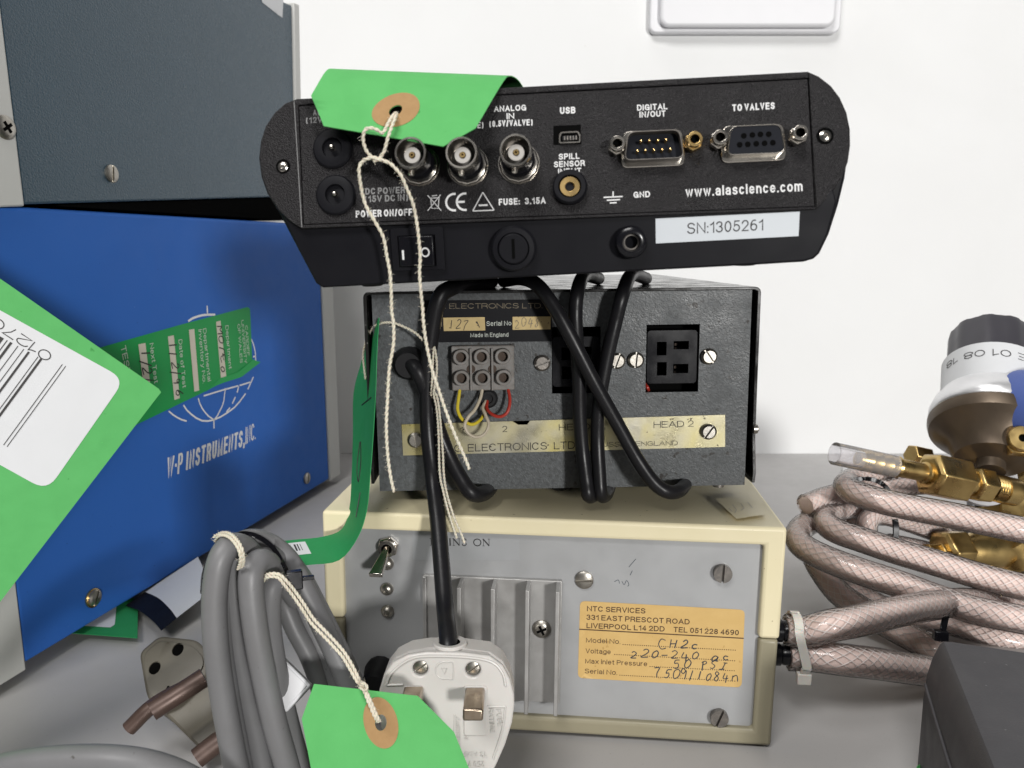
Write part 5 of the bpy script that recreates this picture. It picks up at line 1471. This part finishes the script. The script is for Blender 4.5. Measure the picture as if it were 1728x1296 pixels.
# big tag with barcode at the front
t = thing('luggage_tag', 'large green tag with white barcode label, nearest in front of the blue case', 'tag', TA.p(-60, -60), 'green luggage tags')
sheet(TA, [(-4.76, -53.47), (-5.94, -54.83), (-66.02, -129.55), (-110.71, -182.6), (-158.84, -106.08), (-98.04, 28.41), (-56.57, -7.2), (-5.53, -51.98)], [], 'card', 'green', t, n=0, step=7, solid=.4, wavy=.12)
_q = [(-17.42, -47.41), (-47.25, -88.67), (-91.2, -53.5), (-68.06, -11.37)]
lb = sheet(TA, round_poly(_q, 6, 6), [], 'barcode_label', 'paper', t, n=.35, step=7, wavy=.12)
_A, _B, _C = Vector((-37.34, -41.1)), Vector((-58.97, -70.45)), Vector((-65.17, -21.48))
mb = MB()
ex = _C - _A
ey = _B - _A
for i, (pos, w) in enumerate(((0, .3), (1.3, .3), (8, .85), (9.6, .3), (12.8, .8), (15, .3), (17.2, .3), (19.4, .9), (21.2, .35), (22.6, 1.7), (25.6, .9), (27.6, .35),
                              (29, .35), (30.4, .35), (32, 1.5), (35, .35), (37, .9))):
    k = pos / ex.length
    a = _A + ex * k + ey * (0.0 if i < 2 else .05)
    b = _A + ex * k + ey * (1.0 if i < 2 else .93)
    w2 = ex.normalized() * w
    vs_ = []
    for q in (a, b, b + w2, a + w2):
        wv = .12 * (math.sin(q.x * .11 + 1) + math.sin(q.y * .09 + q.x * .05))
        vs_.append(TA.p(q.x, q.y, .46 + wv))
    mb.add(vs_, [(0, 1, 2, 3)])
mb.build('barcode', 'print_black', lb, fix=False)
text('012700123', TA, (-41.17, -36.33), (-73.31, -8.68), 3.9, 'print_black', lb, 0.0, .62)

# tag under the blue case
t = thing('luggage_tag', 'green tag with white label, poking out from under the blue case', 'tag', (-261.71, 470, -19.37), 'green luggage tags')
rl = Ruled([(-274.94, 456, 3.91), (-254.98, 411, 4.35)], [(-235.84, 455, 4.39), (-212.28, 405, 4.27)])
sheet(rl, [(0, 0), (1, 0), (1, 1), (0, 1)], [], 'card', 'dark_green', t, step=.2, step_v=.2, solid=.3)
sheet(rl, [(0, 0), (.66, 0), (.66, .72), (.6, .8), (0, .8)], [], 'paper_label', 'paper', t, n=-.3)

# loop of paper band with a black end
t = thing('paper_band', 'curled white paper band with a black end, below the blue case', 'band', (-204.14, 440, 7.7))
rl = Ruled([(-237.13, 442, 5.94), (-223.52, 432, 7.4), (-209.21, 418, 8.07), (-198.96, 406, 8.44)], [(-233.53, 460, 6.43), (-218.35, 446, 8.69), (-204.33, 430, 9.54), (-196.19, 420, 8.91)])
sheet(rl, [(0, 0), (1, 0), (1, 3), (0, 3)], [], 'black_end', 'black', t, step=.2, step_v=.2, solid=.3)
rl = Ruled([(-233.53, 460, 6.43), (-218.35, 446, 8.69), (-204.33, 430, 9.54), (-196.19, 420, 8.91)], [(-217.68, 505, 11.17), (-207.71, 488, 10.7), (-196.26, 462, 11.13), (-190.17, 440, 10.79)])
sheet(rl, [(0, 0), (1, 0), (1, 3), (0, 3)], [], 'band', 'paper', t, step=.1, step_v=.2, solid=.3)

# ================================================================== old moulded plug behind the coil
t = thing('mains_plug', 'grubby cream moulded plug with round holes and copper pins, behind the grey coil', 'plug', (-135, 325, 2))
body = [(-34.7, 20.46), (-27.57, 28.59), (-9.36, 26.61), (-2.05, 20.74), (0.59, 9.87), (-10.09, -3.16), (-16.69, -6.2), (-20.97, -4.18), (-25.81, 1.46)]
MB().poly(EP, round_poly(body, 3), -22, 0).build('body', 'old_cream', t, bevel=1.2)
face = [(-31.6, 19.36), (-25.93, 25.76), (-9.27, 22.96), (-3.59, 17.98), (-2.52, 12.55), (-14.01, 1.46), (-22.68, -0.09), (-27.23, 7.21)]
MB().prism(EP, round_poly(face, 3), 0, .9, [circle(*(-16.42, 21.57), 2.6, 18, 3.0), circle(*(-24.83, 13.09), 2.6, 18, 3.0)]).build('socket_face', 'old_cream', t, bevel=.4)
for c in ((-16.42, 21.57), (-24.83, 13.09)):
    MB().cyl(EP, c, 2.7, .05, .2).build('contact_hole', 'dark', t)
MB().poly(EP, [(-17.76, 1.46), (-16.35, 5.11), (-14.79, 4.32), (-16.21, 0.68)], .5, 1.1).build('slot', 'dark', t)
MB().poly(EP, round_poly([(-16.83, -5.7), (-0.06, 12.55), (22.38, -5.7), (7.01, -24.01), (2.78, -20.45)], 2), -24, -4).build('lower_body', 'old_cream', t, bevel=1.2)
MB().tube([(-160.22, 292, 24.17), (-150.69, 297, 32.37), (-135.64, 306, 37.86)], 3.2, 14, 4).build('pin', 'copper', t)
MB().tube([(-150.92, 294, 31.02), (-142.27, 300, 34.88), (-132.98, 306, 39.26)], 4.2, 14, 4).build('pin_sleeve', 'copper', t)
MB().tube([(-134.53, 296, 7.52), (-128.75, 300, 10.86), (-120.01, 305, 15.36)], 4.4, 14, 4).build('pin', 'copper', t)
# small white block between the cable loops
t = thing('adaptor_block', 'small white rectangular plastic block, seen between the grey cable loops', 'block', (-94.32, 300, 35.43))
f = Frame((-78.51, 258, 70.51), 10, 46, -30)
MB().box(f, -8, 7.5, -12, 0, -10, 0).build('block_body', 'plate_white', t, bevel=.6)
MB().box(f, -7, 6.5, -11, -1, 0, .4).build('block_lid', 'plate_white', t, bevel=.15)

# ================================================================== hoses
def hose(pts, parent, r=7.4, braid_n=10, pitch=50.0, tint=None):
    P = even(spline(pts, 16), 1.6)
    fr = transport(P)
    core = MB().tube(P, r * .76, 16, smooth=False).build('hose', 'hose_core', parent, angle=80, fix=False)
    MB().tube(P, r, 20, smooth=False).build('clear_wall', 'hose_clear', core, angle=80, fix=False)
    mb = MB()
    rb = r * .9
    for d in (1, -1):
        for k in range(braid_n):
            Q = []
            for i in range(len(P)):
                a, b = fr[i]
                th = d * (i * 1.6 / pitch * 2 * math.pi) + 2 * math.pi * k / braid_n
                Q.append(P[i] + (a * math.cos(th) + b * math.sin(th)) * rb)
            mb.tube(Q, .2, 4, smooth=False)
    o = mb.build('braid', 'hose_thread', core, angle=80, fix=False)
    o['kind'] = 'stuff'
    return core

t = thing('hose_coil', 'coil of clear pink-tinted braided hose, plugged into the side of the cream case', 'hose', (200, 380, 0))
h0, h1 = SPIG[0] + CR.U * 9, SPIG[1] + CR.U * 11
hose([tuple(h0), tuple(h0 + CR.U * 9)] + [(147.14, 332, 49.73), (163.56, 338, 49.32), (186.34, 350, 47.52), (213.78, 368, 42.12), (248.81, 390, 33.42), (292.26, 405, 21.17)], t)
hose([tuple(h1), tuple(h1 + CR.U * 10)] + [(152.96, 330, 33.91), (171.7, 334, 29.52), (193.19, 342, 22.12), (216.7, 352, 14.03), (249.28, 365, 5.02), (291.75, 380, -7.36)], t)
hose([(280.41, 362, 32.23), (261.1, 366, 35.34), (240.9, 372, 37.21), (223.25, 378, 41.21), (205.15, 385, 46.28), (186.8, 392, 50.57), (172, 402, 53.83), (164.98, 416, 55.46), (168.75, 432, 56.43), (182.23, 450, 56.4), (205.85, 468, 53.73), (244.44, 485, 49.25), (285.59, 495, 43.18)], t)
hose([(296.01, 385, 37.87), (276.04, 390, 41.96), (254.26, 396, 46.08), (234.86, 401, 50.79), (215.75, 408, 54.82), (198.66, 415, 59.05), (187.81, 424, 60.93), (186.51, 438, 61.55), (196.54, 454, 61.82), (217.6, 470, 59.34), (251.9, 485, 53.33), (287.5, 492, 47.59)], t)
hose([(301.62, 398, 66.75), (278.02, 402, 70.31), (261, 406, 72.93), (243.98, 410, 75.62), (226.89, 415, 77.67), (209.32, 420, 80.52), (199.08, 430, 82.18), (200.67, 445, 82.12), (215.16, 460, 81.98), (240.43, 474, 80.07), (276.54, 484, 75.48)], t)
hose([(177.73, 446, 68.77), (194.47, 455, 71.01), (218.92, 462, 73.7), (244.67, 470, 73.87), (273.56, 478, 72.54), (308.84, 485, 67.93)], t, r=7.0)
hose([(180.82, 440, 42.09), (181.87, 428, 35.94), (189.82, 420, 24.8), (201.5, 414, 17.44), (212.46, 404, 12.37), (222.62, 394, 9.12), (232.11, 384, 6.25), (252.61, 380, 1.29), (288.71, 385, -6.87)], t)
hose([(202.04, 440, 21.18), (220.93, 436, 9.64), (239.8, 430, 4.98), (255.38, 420, 6.3), (273.87, 410, 3.41), (301.61, 405, -1.18)], t)
hose([(218.75, 452, 46.84), (220.65, 456, 54.96), (229.88, 462, 57.44), (252.44, 470, 49.83), (285.91, 480, 35.99), (321.42, 485, 23.69)], t, r=6.5)
hose([(238.3, 462, 37.05), (264.62, 468, 29.84), (297.39, 470, 18.49), (337, 470, 7.48)], t)
def tie(pts, m, w=2.4, th=1.0, nm='cable_tie', wdir=(1, 0, 0)):
    P = spline(pts, 8)
    fr = transport(P)
    wd = Vector(wdir)
    mb = MB()
    q, fs = [], []
    for i, p in enumerate(P):
        tg_ = (P[min(i + 1, len(P) - 1)] - P[max(i - 1, 0)]).normalized()
        b = (wd - tg_ * wd.dot(tg_)).normalized()
        n = tg_.cross(b)
        q += [p + b * w + n * th * .5, p - b * w + n * th * .5, p - b * w - n * th * .5, p + b * w - n * th * .5]
    for i in range(len(P) - 1):
        for j in range(4):
            j2 = (j + 1) % 4
            fs.append((i * 4 + j, i * 4 + j2, i * 4 + 4 + j2, i * 4 + 4 + j))
    fs += [(0, 1, 2, 3), tuple(len(q) - 4 + j for j in (3, 2, 1, 0))]
    mb.add(q, fs)
    return mb.build(nm, m, t, bevel=.15)
tie([(197.93, 440, 80.76), (198.62, 436, 86.03), (204.69, 436, 88.56), (212.76, 436, 87.84), (218.7, 434, 84.49), (215.51, 420, 82.98)], 'black_gloss', 1.3, 1.2)
tie([(217.65, 418, 70.29), (217.77, 416, 65.38), (217.24, 414, 56.26), (217.29, 412, 48.23)], 'black_gloss', 1.6, 1.2)
tie([(225.58, 372, 43.43), (222.22, 368, 36.27), (219.06, 364, 30.53), (219.02, 364, 24.68)], 'black_gloss', 1.5, 1.2)
f = Frame.axes((214.84, 358, 30.82), (-.2, -1, .2))
MB().box(f, -3.4, 3.2, -2.4, 2.6, -3, 2).build('tie_head', 'black_gloss', t, bevel=.5)
# pale nylon tie round the two hose ends
c0, c1 = h0 + CR.U * 4, h1 + CR.U * 6
pts = []
for i in range(0, 21):
    a = R(95 + 350 * i / 20)
    c = c0 if math.sin(a) > .05 else c1
    pts.append(c - CR.N * -8.6 * math.cos(a) + CR.V * 8.6 * math.sin(a))
tie([tuple(p) for p in pts], 'nylon', 2.0, 1.2, 'cable_tie', CR.U)
f = Frame.axes(c1 + CR.N * 6 - CR.V * 8, (-.1, -1, 0))
MB().box(f, -3.2, 3.2, -2.8, 2.6, -2, 2).build('tie_head', 'nylon', t, bevel=.5)

# ================================================================== gas regulator
t = thing('gas_regulator', 'brass gas regulator with dark knob and white date band, behind the braided hose', 'regulator', (330, 460, 0))
ax = Frame.axes((299.64, 470, 111.26), (.30, .60, .66))
MB().lathe(ax, (0, 0), [(8, -32), (8, -26), (20, -24), (24, -14), (31, -8), (34.5, -5), (35.5, -1), (35.5, 2), (34.5, 3.2)], 48).build('lower_bonnet', 'brown_metal', t)
MB().lathe(ax, (0, 0), [(34.6, 3.0), (35.2, 4), (35, 9), (33, 15), (29.5, 20), (28.6, 23), (28.6, 30)], 48).build('upper_bonnet', 'satin', t)
bd = MB().lathe(ax, (0, 0), [(28.9, 19), (29.0, 22), (28.7, 27), (28.7, 46), (26, 46.1)], 48).build('date_band', 'paper', t)
kn = MB()
k = 60
prof = [(25.8, 44), (25.5, 68), (24.6, 73), (21, 76), (.02, 76.5)]
q = []
for r, n in prof:
    for i in range(k):
        a = 2 * math.pi * i / k
        rr = r * (1 - (.035 if (i // 3) % 2 else 0.0)) if r > 20 else r
        q.append(ax.p(rr * math.cos(a), rr * math.sin(a), n))
kn.add(q, [(j * k + i, j * k + (i + 1) % k, (j + 1) * k + (i + 1) % k, (j + 1) * k + i) for j in range(len(prof) - 1) for i in range(k)])
kn.build('knob', 'knob', t, angle=25)
# upside-down date wrapped round the band
v2, fs = letters('SERVICE 01 08 18', (0, 0), (92, 0), 5.2, 0.0)
mid = math.atan2(ax.V.dot(Vector((-.2, -1, 0))), ax.U.dot(Vector((-.2, -1, 0))))
mb = MB()
vs_ = []
for x, y, _k in v2:
    a = mid + .62 - (x - 46) / 28.75 * 1.0 - .55
    vs_.append(ax.p((28.85 + .01 * _k) * math.cos(a), (28.85 + .01 * _k) * math.sin(a), 40 - y))
mb.add(vs_, fs).build('lettering', 'print_black', bd, fix=False)
# outlet: thread, nuts, barb and clear tube
o0, o1 = Vector((298.53, 446, 78.09)), Vector((183.59, 430, 105.98))
oa = Frame.axes(o0, o1 - o0)
Lg = (o1 - o0).length
k = Lg / 298.0                       # millimetres for each unit of the measured length
def ox(x): return (1700 - x) * k
MB().lathe(oa, (0, 0), [(8.5, ox(1712)), (8.5, ox(1690))] + [(7.6 + .6 * (i % 2), ox(1689 - i * 2.2)) for i in range(9)], 24).build('thread', 'brass', t)
MB().lathe(oa, (0, 0), [(8.6, ox(1667)), (10.8, ox(1664)), (10.8, ox(1640)), (8.8, ox(1637))], 6, .25).build('lock_nut', 'brass', t, bevel=.8, angle=20)
MB().lathe(oa, (0, 0), [(7.5, ox(1640)), (7.8, ox(1622))], 24).build('neck', 'brass', t)
MB().lathe(oa, (0, 0), [(10.5, ox(1626)), (13.6, ox(1620)), (13.6, ox(1566)), (10.5, ox(1560))], 6, .25).build('union_nut', 'brass', t, bevel=.9, angle=20)
barb = [(6.6, ox(1562)), (6.6, ox(1556)), (5.4, ox(1554)), (5.4, ox(1520))]
for x in (1512, 1496, 1480, 1464):
    barb += [(5.2, ox(x)), (6.4, ox(x - 1)), (5.0, ox(x - 14))]
barb += [(4.6, ox(1446)), (3.4, ox(1446)), (3.2, ox(1470)), (.02, ox(1470))]
MB().lathe(oa, (0, 0), barb, 28).build('hose_barb', 'brass', t)
ct = MB()
prof = [(6.6, ox(1506)), (6.6, ox(1408)), (5.4, ox(1408)), (5.6, ox(1440)), (6.3, ox(1504))]
ct.lathe(oa, (0, 0), prof[:3] + [(5.4, ox(1450))], 28)
ct.build('clear_tube', 'clear', t)
# body, second nut behind, gauges
bf = Frame.axes((343.64, 468, 55.3), (-.35, -.9, .28))
MB().lathe(bf, (0, 0), [(40, -30), (40, -4), (38, 0), (30, 3), (29, 6), (14, 8), (12, 14), (.02, 14)], 48).build('body', 'brass', t)
MB().lathe(bf, (0, 0), [(40, -6), (43.5, -5), (44, -22), (40, -24)], 48).build('body_ring', 'gauge_grey', t)
pf = Frame.axes((298.69, 440, 111.19), (-.25, -.85, .45))
MB().cyl(pf, (0, 0), 9.5, -16, 0, 6).build('relief_plug', 'brass', t, bevel=.6)
MB().lathe(pf, (0, 0), [(7.6, -.5), (7.6, 4), (7.0, 4.6), (2.4, 4.6), (2.2, 2), (.02, 2)], 28).build('relief_cap', 'brass', t)
MB().cyl(pf, (0, 0), 2.2, 1.9, 2.2, 16).build('bore', 'dark', t)
gf = Frame.axes((319.57, 450, 127.58), (.55, -.75, .2))
MB().lathe(gf, (0, 0), [(24, -16), (24.5, -14), (24.5, -1), (23.5, 0), (20, 0), (19.5, -2), (.02, -2)], 48).build('gauge', 'gauge_blue', t)
gw = Frame.axes((300.92, 474, 80.07), (-.2, -.8, .55))
MB().lathe(gw, (0, 0), [(19, -8), (20, -2), (18, 0), (.02, .5)], 36).build('gauge_face', 'plate_white', t)
wf = Frame.axes((248, 520, 66.3), (-.3, -.8, .5))
MB().lathe(wf, (0, 0), [(14, -14), (16.5, -6), (15.5, 0), (10, 2), (.02, 2.5)], 32).build('cap', 'plate_white', t)
n2 = Frame.axes((265.03, 490, 87.39), oa.N)
MB().cyl(n2, (0, 0), 7.5, -9, 4, 6, phase=.2).build('rear_nut', 'brass', t, bevel=.7)
lf = Frame.axes((280.66, 462, 33.09), (-1, -.25, .05))
MB().lathe(lf, (0, 0), [(11, -6), (14, -4), (14, 10), (11, 12), (6, 12), (6, 22), (.02, 22)], 6, .3).build('inlet_nut', 'brass', t, bevel=.9, angle=20)
MB().lathe(lf, (0, 0), [(9, -60), (12, -40), (13, -26), (10, -8), (9, -4)], 28).build('inlet_stem', 'brass', t)
MB().tube([(317.99, 470, 39.86), (325.22, 470, 29.82), (327.63, 466, 19.42)], 13, 20, 6).build('inlet_elbow', 'brass', t)
sw_ = MB().cyl(Frame.axes((317.77, 470, 41.86), (0, 0, -1)), (0, 0), 9, 0, 70).build('stand', 'brass', t)

# ================================================================== dark grey case in the near corner
t = thing('plastic_case', 'dark grey plastic case with sloped edge, nearest on the table before the hose', 'case', (225, 250, 0))
D0 = (-17.28, -6.2)
def dbp(u, v, z):
    return DB.p(D0[0] + u, D0[1] + v, z - 61.6)
mb = MB()
prof = [(-3.0, 0.5), (-3.4, 34), (-3.0, 45), (-1.6, 53), (0.6, 59.8), (2.0, 61.2), (4.5, 61.6)]
q = []
for v in (0, -92):
    q += [dbp(u, v, z) for u, z in prof] + [dbp(110, v, 61.6), dbp(110, v, .5)]
k = len(prof) + 2
mb.add(q, [list(range(k)), list(range(2 * k - 1, k - 1, -1))] + [(i, i + 1, k + i + 1, k + i) for i in range(k - 1)] + [(k - 1, 0, k, 2 * k - 1)])
mb.build('shell', 'dark_case', t, bevel=1.2, angle=30)
MB().tube([dbp(-3.1, -2, 41), dbp(-3.4, -50, 40), dbp(-3.1, -90, 40)], .9, 8, 2).build('seam_rib', 'dark_case', t)
# scrap of green card at its foot
t = thing('card_scrap', 'corner of a bright green tag on the table beside the dark grey case', 'tag', (177.62, 300, 1.77))
rl = Ruled([(170.96, 292, 6.81), (164.6, 285, 1.87)], [(180.89, 300, 5.19), (182.44, 288, -0.45)])
sheet(rl, [(0, 0), (1, 0), (1, 1), (0, 1)], [], 'card', 'green', t, step=.3, step_v=.3, solid=.3)
